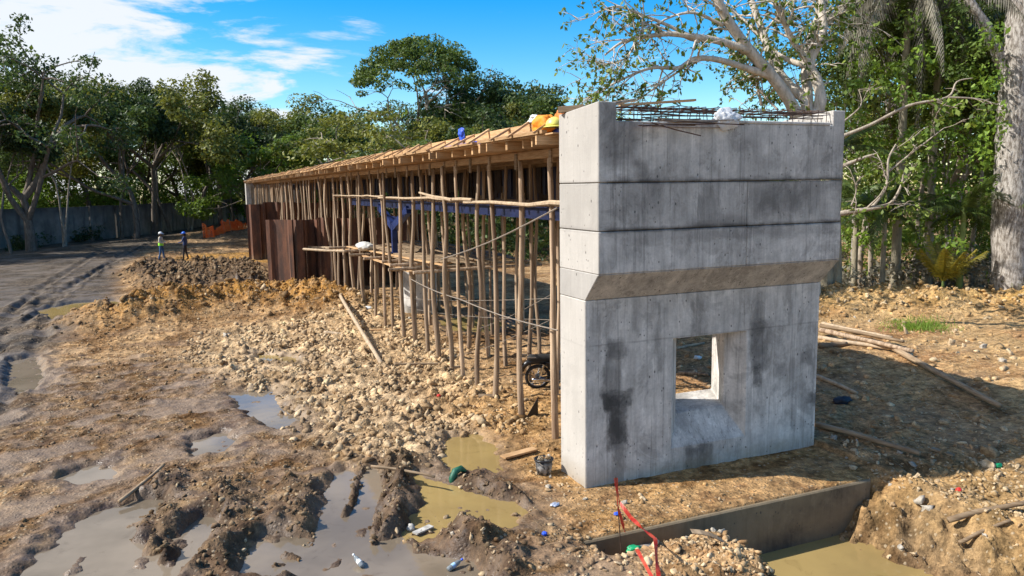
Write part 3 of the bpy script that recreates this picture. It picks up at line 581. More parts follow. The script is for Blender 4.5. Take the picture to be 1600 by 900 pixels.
def pier():
    t = empty('concrete_pier', (0, 0, 0)); tag(t, 'tall grey concrete pier with corbelled cap and square splayed opening', 'pier')
    # stem: front ring, splayed reveal, back ring
    x0, x1, yf, yb, z0, z1 = 5.37, 9.92, 9.92, 10.75, -.25, 2.91
    Fr = (6.92, 8.38, .44, 2.20); Md = (7.18, 8.13, .90, 2.17); Bk = (6.90, 8.32, 1.04, 2.62); ym = 10.18  # back opening made taller, out of view, to let more sun onto the reveal
    m = MB()
    def rect(r, y): return [(r[0], y, r[2]), (r[1], y, r[2]), (r[1], y, r[3]), (r[0], y, r[3])]
    V = rect((x0, x1, z0, z1), yf)+rect(Fr, yf)+rect(Md, ym)+rect(Bk, yb)+rect((x0, x1, z0, z1), yb)
    fs = []
    for k in range(4):
        j = (k+1) % 4
        fs += [(k, j, 4+j, 4+k), (4+k, 4+j, 8+j, 8+k), (8+k, 8+j, 12+j, 12+k), (12+k, 12+j, 16+j, 16+k), (16+k, 16+j, j, k)]
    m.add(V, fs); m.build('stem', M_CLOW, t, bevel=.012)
    # corbel soffit block, then the lifts of the cap, each cast on its own, joints recessed
    m = MB(); ya = 9.52
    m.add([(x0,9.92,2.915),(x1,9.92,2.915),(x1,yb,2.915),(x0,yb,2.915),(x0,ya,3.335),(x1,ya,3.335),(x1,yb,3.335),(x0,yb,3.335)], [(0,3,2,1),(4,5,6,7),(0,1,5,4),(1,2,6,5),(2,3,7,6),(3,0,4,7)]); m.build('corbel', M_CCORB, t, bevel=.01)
    def panel(name, a, b, c, d, mat, dy=0.0):
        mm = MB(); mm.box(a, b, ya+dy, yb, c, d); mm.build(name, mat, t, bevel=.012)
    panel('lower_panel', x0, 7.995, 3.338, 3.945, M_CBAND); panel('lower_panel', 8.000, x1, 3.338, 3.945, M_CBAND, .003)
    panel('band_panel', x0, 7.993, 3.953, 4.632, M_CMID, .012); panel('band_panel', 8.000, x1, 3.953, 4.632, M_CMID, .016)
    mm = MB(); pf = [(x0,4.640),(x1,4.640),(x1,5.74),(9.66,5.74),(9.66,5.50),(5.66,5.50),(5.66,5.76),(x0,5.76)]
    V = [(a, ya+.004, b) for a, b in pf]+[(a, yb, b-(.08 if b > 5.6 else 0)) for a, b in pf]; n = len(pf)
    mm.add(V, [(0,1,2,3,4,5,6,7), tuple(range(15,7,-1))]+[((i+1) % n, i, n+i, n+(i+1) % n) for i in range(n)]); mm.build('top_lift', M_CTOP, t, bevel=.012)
    # ledge of grout along the notch
    mm = MB(); mm.box(6.9, 9.6, ya-.012, ya+.10, 5.50, 5.545); mm.build('notch_lip', M_CBAND, t, bevel=.01)
    return t
pier()
# footing slab whose front face shows in the pit
m = MB(); m.box(4.30, 9.58, 8.38, 11.6, -1.4, -.004); fo = m.build('footing_slab', M_FOOT, None, bevel=.02); tag(fo, 'concrete footing slab with its wet front face above the pit water', 'footing')

# rebar cage in the notch on top
cage = empty('rebar_cage', (0, 0, 5.5)); tag(cage, 'rusty rebar cage lying in the notch on top of the concrete pier', 'rebar')
rr = random.Random(5)
for j, (y, z) in enumerate([(9.62, .03), (9.62, .11), (9.62, .20), (9.82, .22), (10.05, .23), (10.3, .22), (10.55, .20), (9.8, .04), (10.2, .04), (10.55, .05), (9.64, .16)]):
    m = MB(); m.tube([(5.72+3.9*k/10*1.0+ (rr.uniform(-.1, .1) if k in (0, 10) else 0), y+rr.uniform(-.015, .015), z+rr.uniform(-.012, .012)) for k in range(11)], .009, 6); m.build('long_bar', M_REBAR, cage)
for k in range(24):
    x = 5.80+k*.165+rr.uniform(-.03, .03); q = rr.uniform(-.05, .05)
    m = MB(); m.tube([(x, 9.60, .01), (x+q, 9.60, .235), (x+q, 10.58, .235), (x, 10.58, .01), (x, 9.60, .012)], .007, 5); m.build('stirrup', M_REBAR, cage)
for k in range(5):
    m = MB(); x = 6.0+k*.8+rr.uniform(-.3, .3); m.tube([(x, 9.7, .26), (x+rr.uniform(.3, 1.1), 10.3, .27)], .007, 5); m.build('cross_bar', M_REBAR, cage)
rods = empty('rod_bundle', (5.9, 9.5, 5.5)); tag(rods, 'loose bundle of steel rods poking over the front edge of the pier', 'rods')
for k in range(11):
    a0 = Vector((rr.uniform(.0, .35), rr.uniform(-.30, -.06), rr.uniform(-.10, .06))); L = rr.uniform(.9, 1.6)
    if k == 0: a0 = Vector((.05, -.42, -.06)); b0 = Vector((.72, -.62, -.24))
    else: b0 = a0+Vector((L, rr.uniform(-.12, .22), rr.uniform(-.05, .06)))
    a0.y = min(a0.y, -.04)
    m = MB(); m.tube([a0, (a0+b0)/2+Vector((0, 0, rr.uniform(-.02, .02))), b0], .009, 6); m.build('rod', M_WIRE if k % 2 else M_REBAR, rods)
m = MB(); m.beam((5.85, 9.75, 5.74), (7.05, 9.62, 5.83), .09, .03); ob = m.build('board', M_TIMBER); tag(ob, 'short sawn board lying on the rebar cage', 'board')
m = MB(); m.tube([(5.55, 10.45, 5.74), (6.2, 10.75, 5.86), (7.0, 11.2, 6.0)], [.03, .028, .025], 7); ob = m.build('peeled_stick', M_POLE); tag(ob, 'pale peeled stick jutting up behind the rebar on the pier top', 'stick')
m = MB(); m.beam((5.30, 10.62, 5.74), (5.62, 10.40, 5.76), .10, .09); ob = m.build('timber_offcut', M_OLDWOOD); tag(ob, 'dark timber offcut on the back corner of the pier top', 'offcut')
# crumpled bags, cloth heaps
def crumple(name, c, s, mat, seed, sub=4, amp=.35, loc_flat=None):
    bm = bmesh.new(); bmesh.ops.create_icosphere(bm, subdivisions=sub, radius=1.0); r = random.Random(seed); o = Vector((r.uniform(0, 50), r.uniform(0, 50), r.uniform(0, 50)))
    from mathutils import noise as mn
    for v in bm.verts:
        d = v.co.normalized(); k = 1+amp*mn.fractal(d*1.4+o, 1.0, 2.0, 4)+amp*.6*(abs(mn.noise(d*3.1+o))-.3); v.co = d*k
        v.co.x *= s[0]; v.co.y *= s[1]; v.co.z *= s[2]
        if loc_flat is not None and v.co.z < -loc_flat: v.co.z = -loc_flat+(v.co.z+loc_flat)*.1
    me = bpy.data.meshes.new(name); bm.to_mesh(me); bm.free(); me.materials.append(mat)
    me.polygons.foreach_set('use_smooth', [True]*len(me.polygons))
    return link(name, me, None, c)
def mat_film(name, col, rough=.3, tr=.4):
    t = NT(name); o = t.obj(); n = t.noise(o, 9, 5, .6)
    p = t.n('ShaderNodeBsdfPrincipled', {'Base Color': C3(*col), 'Roughness': rough, 'Normal': t.bump(n, .6, .03)}); tl = t.n('ShaderNodeBsdfTranslucent', {'Color': C3(*col)})
    mx = t.n('ShaderNodeMixShader', {0: tr, 1: p.outputs[0], 2: tl.outputs[0]}); t.t.links.new(mx.outputs[0], t.out.inputs[0]); return t.m
M_BAG = mat_film('white_plastic', (.80, .82, .84)); M_ORANGE = mat_simple('orange_cloth', (.75, .26, .015), .7, 0, .2, 8); M_YELLOW = mat_simple('yellow_plastic', (.80, .72, .16), .4, 0, .08, 8)
M_GREENP = mat_simple('green_plastic', (.01, .30, .12), .4, 0, .25, 10); M_WHITEP = mat_simple('white_paint', (.72, .73, .72), .5, 0, .12, 10); M_REDP = mat_simple('red_plastic', (.62, .03, .02), .4, 0, .15, 10); M_BLUEP = mat_simple('bright_blue_plastic', (.03, .10, .62), .4, 0, .2, 10)
ob = crumple('plastic_bag', (7.55, 9.53, 5.56), (.22, .13, .14), M_BAG, 3, amp=.5); tag(ob, 'crumpled white plastic bag on the rebar at the pier top', 'bag')

# ------------------------------------------------------------------ timber formwork of the bridge deck
fw = empty('bridge_formwork', (5.95, 11, 0)); tag(fw, 'long timber deck formwork propped on rows of rough wooden poles', 'formwork'); FW0 = Vector((5.95, 11, 0))
def fwb(m, name, mat, bevel=0):
    o = m.build(name, mat, None, bevel=bevel); o.parent = fw; o.location = -FW0; return o
pole_meshes = []
rp = random.Random(12)
for k in range(9):
    m = MB(); n = 11; w = [Vector((rp.gauss(0, 1), rp.gauss(0, 1), 0)) for _ in range(4)]; pts = []; rad = []
    for i in range(n):
        u = i/(n-1); off = (w[0]*math.sin(u*3.1)+w[1]*math.sin(u*6.2)*.6+w[2]*math.sin(u*11)*.34)*.052
        pts.append(Vector((off.x, off.y, u))); rad.append((.060-.016*u)*(1+rp.uniform(-.10, .10)))
    m.tube(pts, rad, 8); pole_meshes.append(m.mesh('pole', M_POLE, True))
def pole(x, y, ztop, rs=1.0, lean=.01, zb=None):
    zb = gz(x, y)-.06 if zb is None else zb
    o = link('pole', pole_meshes[rp.randrange(9)], fw, Vector((x, y, zb))-FW0, (rp.gauss(0, lean), rp.gauss(0, lean), rp.uniform(0, 6.28)), (rs, rs, ztop-zb))
    return o
front_y = [12.1, 13.6, 15.0, 16.15, 17.1, 18.0, 19.2, 20.2, 21.4, 22.7, 23.8, 24.9, 26.2, 28.0, 29.3, 30.2, 31.5]
y = 33.0
while y < 73.5: front_y.append(y); y += rp.uniform(.95, 1.35)
for i, y in enumerate(front_y): pole(5.95+rp.uniform(-.05, .05), y, 5.10, rp.uniform(.85, 1.15), .011)
for X in (7.2, 8.5, 9.7):
    y = 12.6+rp.uniform(0, 1)
    while y < 72:
        if not (27.3 < y < 30 and X < 8.6) and not (X > 8 and y < 17): pole(X+rp.uniform(-.12, .12), y, 5.10, rp.uniform(.8, 1.05), .015)
        y += (rp.uniform(1.0, 1.7) if X < 8 else rp.uniform(1.4, 2.1)) if y < 35 else rp.uniform(2.2, 3.6)
DY0, DY1 = 10.80, 74.0
for X in (5.95, 7.2, 8.5, 9.7):                      # ledger beams, spliced lengths
    y = DY0+.05; k = 0
    while y < DY1:
        y2 = min(y+4.2, DY1); m = MB(); m.box(X-.055, X+.055, y, y2-.006, 5.10, 5.245); fwb(m, 'ledger_beam', M_TIMBER if X < 6 else M_OLDWOOD, .004); y = y2; k += 1
for y in front_y[:16]:                                # cleats nailed where pole meets ledger
    m = MB(); m.box(5.865, 5.893, y-.05, y+.05, 4.92, 5.22); fwb(m, 'cleat', M_OLDWOOD)
y = DY0+.25; k = 0
jm = {}
while y < DY1:                                        # joists across the deck
    L = rp.choice((5.12, 5.18, 5.26, 5.34, 5.40)); jm_ = MB(); w = rp.choice((.05, .05, .09)); jm_.box(L, 10.15, -w/2, w/2, 5.248, 5.245+rp.choice((.13, .14, .15)))
    o = fwb(jm_, 'joist', M_TIMBER); o.location = Vector((0, y, 0))-FW0; y += rp.uniform(.5, .66); k += 1
y = DY0+.02
while y < DY1:                                        # deck boards, side form, kickers
    y2 = min(y+2.44, DY1); m = MB(); m.box(5.30, 10.10, y, y2-.008, 5.402, 5.424); fwb(m, 'deck_panel', M_TIMBER)
    m = MB(); o1 = rp.uniform(-.012, .012); m.box(5.60+o1, 5.64+o1, y+.004, y2-.012, 5.428, 5.66+rp.uniform(-.012, .02)); fwb(m, 'side_board', M_TIMBER)
    y = y2
for y0 in np.arange(11.2, 73.8, .98):
    y0 = y0+rp.uniform(-.12, .12); zt = 5.65+rp.uniform(-.02, .08)
    m = MB(); m.beam((5.12+rp.uniform(-.05, .06), y0, 5.44), (5.60, y0+rp.uniform(-.1, .12), zt), .07, .035); fwb(m, 'kicker_brace', M_TIMBER)
for y0 in np.arange(11.1, 73, 3.05):                  # walers along the foot of the side form
    m = MB(); m.box(5.24+rp.uniform(-.03, .03), 5.34, y0, y0+2.9, 5.428, 5.47+rp.uniform(0, .03)); fwb(m, 'sole_board', M_TIMBER)
m = MB(); m.box(5.575, 5.586, 11.0, 17.4, 5.43, 5.535); fwb(m, 'blue_film', M_BLUEP)
# horizontal rails tying the poles
def rail(a, b, r=.04, name='rail', mat=None):
    a = Vector(a); b = Vector(b); n = max(4, int((b-a).length/.8)); pts = [a.lerp(b, i/n)+Vector((rp.gauss(0, .010), rp.gauss(0, .010), rp.gauss(0, .012))) for i in range(n+1)]
    m = MB(); m.tube(pts, [r*(1.1-.3*i/n)*rp.uniform(.92, 1.08) for i in range(n+1)], 7); return fwb(m, name, mat or M_PEEL)
M_PEEL = mat_simple('peeled_wood', (.40, .30, .195), .8, 0, .25, 9, .3)
p0 = atX(868, 319, 5.84); p1 = atX(592, 306, 5.84); p2 = atX(700, 315, 5.84)
rail((5.84, 11.1, 4.30), (5.84, 16.5, 4.27), .042); rail((5.84, 15.9, 4.33), (5.84, 24.8, 4.33), .036); rail((5.83, 17.3, 4.30), (5.83, 20.0, 4.46), .04); rail((5.84, 24.0, 4.36), (5.84, 33, 4.36), .025)
for X in (7.12, 8.42): rail((X, 12.4, 4.2), (X, 40, 4.25), .04, mat=M_POLE)
# blue steel beams and tower hung under the deck
def ibeam(X, y0, y1, z0, z1, w, mat, name):
    m = MB(); tk = .02; m.box(X-w/2, X+w/2, y0, y1, z0, z0+tk); m.box(X-w/2, X+w/2, y0, y1, z1-tk, z1); m.box(X-.008, X+.008, y0, y1, z0+tk, z1-tk); return fwb(m, name, mat)
M_BEAM = mat_simple('deep_blue_steel', (.006, .012, .05), .6, .2, .5, 2.5)
ibeam(6.62, 11.6, 33.0, 3.95, 4.20, .16, M_BEAM, 'steel_beam'); ibeam(8.0, 11.6, 33.0, 3.95, 4.20, .16, M_BEAM, 'steel_beam')
ibeam(9.3, 11.0, 73.0, 4.62, 5.09, .26, M_BLUEDARK, 'steel_girder')
yv = 11.2; M_DKP = mat_simple('dark_board', (.035, .022, .016), .8, 0, .4, 4)
while yv < 72:                                       # dark upright boards closing the far side
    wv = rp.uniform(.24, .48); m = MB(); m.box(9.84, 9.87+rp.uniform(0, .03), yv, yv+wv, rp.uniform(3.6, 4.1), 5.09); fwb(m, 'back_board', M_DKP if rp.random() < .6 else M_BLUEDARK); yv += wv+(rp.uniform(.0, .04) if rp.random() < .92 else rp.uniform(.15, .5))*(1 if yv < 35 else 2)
yv = 11.4
while yv < 46:                                        # inner row of boards added to darken the space below the deck
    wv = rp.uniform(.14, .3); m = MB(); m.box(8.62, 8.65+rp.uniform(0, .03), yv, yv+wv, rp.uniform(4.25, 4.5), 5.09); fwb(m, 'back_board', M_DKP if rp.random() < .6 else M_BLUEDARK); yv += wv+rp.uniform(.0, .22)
# working platform round the middle column
plat = empty('working_platform', (6.4, 26.5, 2.2)); tag(plat, 'rough plank working platform round the column inside the poles', 'platform')
def pl(m, name, mat):
    o = m.build(name, mat, None); o.parent = plat; o.location = -Vector((6.4, 26.5, 2.2)); return o
for i, y0 in enumerate((20.2, 21.3, 22.5, 23.8, 25.2, 26.8, 28.6, 30.6)):
    a = Vector((5.5+rp.uniform(-.35, .15), y0, 2.32)); b = Vector((9.6+rp.uniform(-.4, .4), y0+rp.uniform(-.3, .3), 2.34)); m = MB(); m.tube([a, a.lerp(b, .5)+Vector((0, 0, rp.uniform(-.04, .03))), b], [.05, .046, .04], 7); pl(m, 'bearer', M_POLE)
for i in range(13):
    x = 6.3+.27*i+rp.uniform(-.03, .03); y0 = rp.uniform(21.0, 23.0); m = MB(); m.beam((x, y0, 2.395+.004*(i % 3)), (x+rp.uniform(-.15, .15), rp.uniform(28, 32), 2.40+.004*(i % 3)), .22, .028); pl(m, 'plank', M_OLDWOOD)
for a, b in (((5.75, 33.0, 2.05), (7.4, 30.0, 2.3)), ((5.72, 29.6, 2.42), (6.6, 20.4, 2.46)), ((5.7, 27.5, 2.28), (5.8, 21.0, 2.26))):
    m = MB(); m.beam(a, b, .14, .03); pl(m, 'edge_board', M_TIMBER)
m = MB(); m.beam((4.9, 36.0, 2.02), (6.3, 34.0, 2.04), .05, .10); pl(m, 'outrigger', M_PEEL)
m = MB(); m.tube([(4.55, 33.3, 2.12), (5.3, 31.9, 2.12), (6.1, 30.6, 2.14)], .05, 7); pl(m, 'outrigger', M_PEEL)
ob = crumple('cement_sack', (5.9, 27.4, 2.56), (.30, .55, .17), mat_simple('grey_sack', (.55, .54, .50), .85, 0, .2, 5), 8, amp=.18, loc_flat=.13); tag(ob, 'pale grey sheet of sacking heaped on the platform edge', 'sack')
# column below the platform and blue steel Y bracket
cx_, cy_ = G(657, 490, 0)[:2]
col = empty('concrete_column', (cx_, cy_, 0)); tag(col, 'round pale concrete column stub under the working platform', 'column')
m = MB(); m.lathe([(.62, -.3), (.62, 1.75)], 28); m.build('shaft', M_CLOW, col, bevel=.03); m = MB(); m.lathe([(.70, 1.753), (.70, 2.2)], 28); m.build('collar', M_CBAND, col)
yb_ = empty('y_bracket', (6.6, 25.9, 2.4)); tag(yb_, 'blue steel Y shaped bracket standing on the working platform', 'bracket')
m = MB(); m.box(-.09, .09, -.09, .09, .03, .95); m.build('post', M_BLUE, yb_); m = MB(); m.box(-.2, .2, -.2, .2, 0, .028); m.build('base_plate', M_BLUE, yb_)
for s in (-1, 1):
    m = MB(); m.beam((0, s*.05, .90), (0, s*1.95, 1.53), .16, .26); m.build('arm', M_BLUE, yb_)
m = MB(); m.add([(.1, -.9, 1.24), (.1, .9, 1.24), (.1, 0, .72), (.115, -.9, 1.24), (.115, .9, 1.24), (.115, 0, .72)], [(0, 2, 1), (3, 4, 5), (0, 1, 4, 3), (1, 2, 5, 4), (2, 0, 3, 5)]); m.build('gusset', M_BLUE, yb_)
# wires and ropes strung between the poles
def wire(name, pts, r, label, mat=M_WIRE):
    m = MB(); P_ = [Vector(p) for p in pts]; out = []
    for a, b in zip(P_[:-1], P_[1:]):
        for i in range(6): out.append(a.lerp(b, i/6)+Vector((0, 0, -.10*math.sin(math.pi*i/6)*min(1, (b-a).length/8))))
    out.append(P_[-1]); m.tube(out, r, 5); o = m.build(name, mat); tag(o, label, 'wire'); return o
wire('rope', [atX(690, 405, 5.80), atX(871, 325, 5.80)], .016, 'thin straight rod rising from the platform to the pier, front of the poles')
wire('rope', [atX(642, 436, 5.82), atX(720, 468, 5.82), atX(871, 516, 5.82)], .014, 'rope sagging from the platform down to the pier, in front of the poles')
for k, (a, b) in enumerate((((600, 462), (870, 466)), ((620, 478), (868, 500)), ((745, 515), (870, 455)), ((700, 560), (860, 500)), ((680, 545), (730, 540)))):
    wire('tie_wire', [atX(*a, 6.02), atX(*b, 6.02)], .006, ['uppermost level tie wire strung low between the poles', 'second tie wire sloping gently down to the pier', 'tie wire rising towards the pier across the level ones', 'lowest slack tie wire near the motorcycle', 'short tie wire at knee height among the middle poles'][k])
# far end of the deck
m = MB(); m.box(5.3, 5.75, 74.05, 75.2, -.3, 5.55); ob = m.build('end_pillar', M_CBAND, None, bevel=.02); tag(ob, 'white concrete pillar at the far end of the formwork', 'pillar')
m = MB(); m.box(5.76, 10.1, 74.3, 75.2, -.3, 5.3); ob = m.build('far_abutment', M_CLOW, None, bevel=.02); tag(ob, 'far concrete abutment closing the end of the formwork', 'abutment')

# helmets, cloth and bag at the near end of the deck
def hard_hat(name, loc, mat, label, rz=0, s=1.0):
    t = empty(name, loc, rz); tag(t, label, 'helmet')
    m = MB(); m.lathe([(.14*s, 0), (.138*s, .04*s), (.12*s, .09*s), (.08*s, .128*s), (.03*s, .145*s), (.004, .147*s)], 18); m.build('shell', mat, t, True)
    m = MB(); m.lathe([(.138*s, -.006), (.175*s, -.012), (.176*s, -.004), (.142*s, .008)], 18, closed=False); m.build('brim', mat, t, True)
    m = MB(); m.tube([(-.10*s, 0, .105*s), (0, 0, .15*s), (.10*s, 0, .105*s)], .012*s, 6); m.build('rib', mat, t, True); return t
ob = crumple('orange_sack', (5.50, 11.55, 5.60), (.17, .34, .16), M_ORANGE, 21, amp=.25, loc_flat=.13); tag(ob, 'orange cloth bundle at the deck end next to the yellow helmet', 'cloth')
ob = crumple('orange_vest', (5.58, 11.05, 5.67), (.10, .18, .14), mat_simple('deep_orange_cloth', (.62, .17, .02), .7, 0, .2, 8), 22, amp=.35); tag(ob, 'darker orange vest slumped against the pier on the deck', 'vest')
hard_hat('hard_hat', (5.44, 11.04, 5.53), M_YELLOW, 'pale yellow hard hat resting by the pier on the deck')
ob = crumple('white_cloth', (5.63, 12.15, 5.74), (.10, .22, .07), M_WHITEP, 24, amp=.5); tag(ob, 'bunched white strap lying on top of the side board', 'strap')
ob = crumple('blue_rag', (5.55, 15.75, 5.72), (.05, .14, .14), M_BLUEP, 25, amp=.5); tag(ob, 'blue rag hung on a brace of the deck edge', 'rag')

# ------------------------------------------------------------------ rusty sheet piles
def pile_mesh(h, w=.60, d=.40, tk=.014):
    """one U section in plan, extruded"""
    prof = [(0, 0), (.14*w, 0), (.24*w, d), (.76*w, d), (.86*w, 0), (w, 0)]
    m = MB(); n = len(prof); V = []
    for z in (0, h):
        for (a, b) in prof: V.append((a, b, z))
        for (a, b) in prof: V.append((a, b+tk, z))
    fs = []
    for i in range(n-1): fs += [(i, i+1, 2*n+i+1, 2*n+i), (n+i+1, n+i, 3*n+i, 3*n+i+1), (2*n+i, 2*n+i+1, 3*n+i+1, 3*n+i), (i, n+i, n+i+1, i+1)]
    fs += [(0, 2*n, 3*n, n), (n-1, 2*n-1, 4*n-1, 3*n-1)]
    m.add(V, fs); return m
def pile_wall(name, label, base, segs):
    t = empty(name, base); tag(t, label, 'sheet piles')
    for (x, y, z0, h, rz, fl, wd) in segs:
        o = pile_mesh(h, wd).build('sheet_pile', M_RUST, t); o.location = (x, y, z0); o.rotation_euler = (0, 0, rz); o.scale = (1, fl, 1)
    return t
sx, sy = 3.45, 35.6
segs = []
segs.append((-.12, .45, -.4, 3.70, RAD(-40), .3, 1.35))
x = .95
for k in range(10): segs.append((x, .10, -.4, 3.75+rp.uniform(-.12, .18), .0, 1 if k % 2 else -1, .60)); x += .605
pile_wall('sheet_pile_wall', 'nearer corner of rust brown steel sheet piles beside the formwork', (sx, sy, 0), segs)
segs = []; x = 0
for k in range(8): segs.append((x, 0, -.4, 4.2+rp.uniform(-.1, .1), 0, 1 if k % 2 else -1, 1.05)); x += 1.055
pile_wall('sheet_pile_wall', 'farther and taller row of rusty sheet piles near the deck end', (3.75, 53.2, 0), segs)
# ------------------------------------------------------------------ things lying about
def log(px0, px1, r, label, mat=None, lift=.0, name='log', taper=.75, zoff=0.0):
    a = np.array(GXY(*px0)); b = np.array(GXY(*px1)); n = 9; pts = []; rad = []
    zz = [gz(*(a+(b-a)*i/(n-1))) for i in range(n)]; fit = np.polyfit(np.linspace(0, 1, n), zz, 1); up = max(z-(fit[0]*u+fit[1]) for z, u in zip(zz, np.linspace(0, 1, n)))
    for i in range(n):
        u = i/(n-1); p = a+(b-a)*u; w = math.sin(u*5+px0[0])*.02+math.sin(u*11+px0[1])*.008
        pts.append((p[0]+w, p[1]+w, fit[0]*u+fit[1]+up*.35+r*.7+lift+zoff*u)); rad.append(r*(1-(1-taper)*u)*(1+.06*math.sin(u*23+px0[0])))
    m = MB(); m.tube(pts, rad, 9); o = m.build(name, mat or M_POLE, None, True); tag(o, label, 'log'); return o
log((531, 487), (595, 578), .062, 'stout peeled log slanting across the stony ground', M_PEEL, taper=.95)
log((508, 527), (547, 530), .055, 'short stick lying left of the slanting log', M_PEEL)
log((1284, 528), (1392, 553), .06, 'uppermost pale pole of the pile right of the pier', M_PEEL, .05)
log((1281, 533), (1410, 563), .055, 'grey pole second from the top in the pile beside the pier', M_OLDWOOD, .10)
log((1280, 541), (1424, 582), .07, 'thick pole in the middle of the pile beside the pier', M_POLE, .12)
log((1279, 548), (1420, 575), .06, 'peeled pole tucked under the pile beside the pier', M_PEEL, .02)
log((1384, 566), (1560, 661), .075, 'long dark pole reaching farthest right from the pile', M_OLDWOOD, .05)
log((1279, 561), (1322, 559), .08, 'dark butt end of a log by the right edge of the pier', M_OLDWOOD, .0)
log((1275, 604), (1338, 628), .05, 'single pale pole lying below the pile beside the pier', M_PEEL, .0)
log((1275, 676), (1436, 722), .055, 'brown pole on the rubble at the foot of the pier', M_OLDWOOD, .02)
log((1482, 796), (1605, 803), .045, 'dark stick at the right edge above the pit bank', M_OLDWOOD, .02)
log((1500, 808), (1580, 812), .03, 'thin twig under the dark stick at the right edge', M_OLDWOOD, .0)
log((583, 752), (680, 768), .025, 'thin crooked branch on the dark mud ridge', M_OLDWOOD, .10)
log((188, 792), (262, 752), .03, 'thin dark stick bordering the small square puddle', M_OLDWOOD, .03)
log((1055, 555), (1100, 548), .04, 'stick seen through the opening of the pier', M_PEEL, .0)
log((1060, 588), (1108, 597), .05, 'pole lying behind the pier, framed low in the opening', M_POLE, .0)
def board(px0, px1, w, label, mat=M_OLDWOOD, th=.03, lift=0.0):
    a = G(*px0); b = G(*px1); za = max(gz(a[0], a[1]), 0); zb = max(gz(b[0], b[1]), 0)
    m = MB(); m.beam((a[0], a[1], za+th+lift), (b[0], b[1], zb+th+lift), w, th); o = m.build('board', mat); tag(o, label, 'board'); return o
board((786, 721), (836, 708), .16, 'broad board lying left of the bucket', M_TIMBER, .03, .03)
board((617, 583), (688, 575), .12, 'muddy plank on the stones below the middle poles', M_OLDWOOD, .04, .02)
board((575, 522), (630, 517), .14, 'flat plank beside the feet of the poles', M_TIMBER, .03, .01)
board((700, 583), (722, 579), .10, 'short plank end at the foot of a near pole', M_OLDWOOD, .04, .02)
board((748, 628), (778, 627), .22, 'flat wooden pad under a prop pole', M_OLDWOOD, .03, .0)
board((470, 606), (500, 603), .07, 'small offcut on the pale stones', M_TIMBER, .03, .0)
# black plastic triangle standing in the dirt
bx, by = GXY(833, 656); m = MB(); m.add([(-.14, 0, -.02), (.12, .02, -.02), (.12, .02, .34), (-.14, .012, -.02), (.12, .032, -.02), (.12, .032, .34)], [(0, 1, 2), (3, 5, 4), (0, 2, 5, 3), (1, 4, 5, 2), (0, 3, 4, 1)])
ob = m.build('plastic_sheet', M_BLACK); ob.location = (bx, by, gz(bx, by)); tag(ob, 'black triangular plastic scrap standing between two near poles', 'scrap')
# bucket full of rubble
bx, by = GXY(850, 742); bk = empty('bucket', (bx, by, gz(bx, by)-.01), .4); tag(bk, 'battered black bucket smeared with cement, left of the pier', 'bucket')
def mat_bucket():
    t = NT('bucket_plastic'); o = t.obj(); n = t.noise(o, 9, 5, .65); sp = t.n('ShaderNodeSeparateXYZ', {0: o}).outputs[2]
    f = t.math('MULTIPLY', t.ramp(n, .40, .56), t.ramp(sp, .24, .12)); t.pbr(t.mix(f, C3(.018, .02, .023), C3(.34, .33, .31)), .6, 0, t.bump(n, .3, .01)); return t.m
m = MB(); m.lathe([(.115, 0), (.145, .26), (.135, .262), (.108, .012)], 24); m.build('pail', mat_bucket(), bk, True)
m = MB(); m.lathe([(.146, .235), (.158, .24), (.158, .262), (.140, .268), (.139, .258)], 24, closed=False); m.build('rim', M_BLACK, bk, True)
m = MB(); m.tube([(-.15, 0, .245), (-.14, -.10, .20), (0, -.165, .17), (.14, -.10, .20), (.15, 0, .245)], .004, 5); m.build('handle', M_WIRE, bk)
for k in range(7):
    a = k*2.4; o = link('debris', big_meshes[k], bk, (.075*math.cos(a), .075*math.sin(a), .25+.02*(k % 3)), (k, k*2, k*3), (.055, .05, .045))
M_PALEW = mat_simple('dirty_white', (.42, .40, .36), .7, 0, .3, 12)
# rags, bottles, wrappers
def rag(name, px, s, mat, label, cat, seed, lift=.03, amp=.45):
    x, y = GXY(*px); o = crumple(name, (x, y, max(gz(x, y), 0)+lift), s, mat, seed, 3, amp); tag(o, label, cat); return o
m = MB(); gx_, gy_ = GXY(712, 752); m.tube([(gx_+.20, gy_+.05, .10), (gx_+.10, gy_+.02, .19), (gx_, gy_, .17), (gx_-.07, gy_-.03, .06), (gx_-.08, gy_-.06, -.03)], [.035, .05, .06, .055, .04], 9); ob = m.build('green_hose', mat_simple('dark_green_plastic', (.008, .10, .055), .5, 0, .3, 20, .5), None, True); tag(ob, 'dark green arched rag half sunk in the brown puddle', 'rag')
rag('green_bag', (990, 868), (.10, .06, .05), M_GREENP, 'bright green crumpled plastic on the rubble heap by the tape', 'plastic', 41, .05)
rag('red_scrap', (686, 628), (.04, .04, .035), M_REDP, 'tiny red scrap on the pale stones', 'scrap', 42)
rag('red_scrap', (1498, 769), (.045, .04, .045), M_REDP, 'small red scrap on the bank right of the pit', 'scrap', 43, .03, .15)
rag('green_can', (1560, 736), (.07, .04, .035), M_GREENP, 'green crushed bottle near the right edge', 'bottle', 44)
rag('blue_wrapper', (965, 809), (.06, .04, .02), M_BLUEP, 'blue wrapper on the footing dirt beside the tape', 'wrapper', 45)
rag('blue_wrapper', (851, 848), (.035, .035, .03), M_BLUEP, 'small blue scrap on the mud left of the tape', 'wrapper', 46)
rag('silver_wrapper', (868, 793), (.07, .05, .03), mat_simple('silver_foil', (.45, .50, .62), .35, .5, .3, 14), 'crinkled blue silver wrapper on the mud', 'wrapper', 47)
rag('white_scrap', (642, 828), (.06, .05, .06), M_PALEW, 'white rag half sunk at the edge of the brown puddle', 'rag', 48)
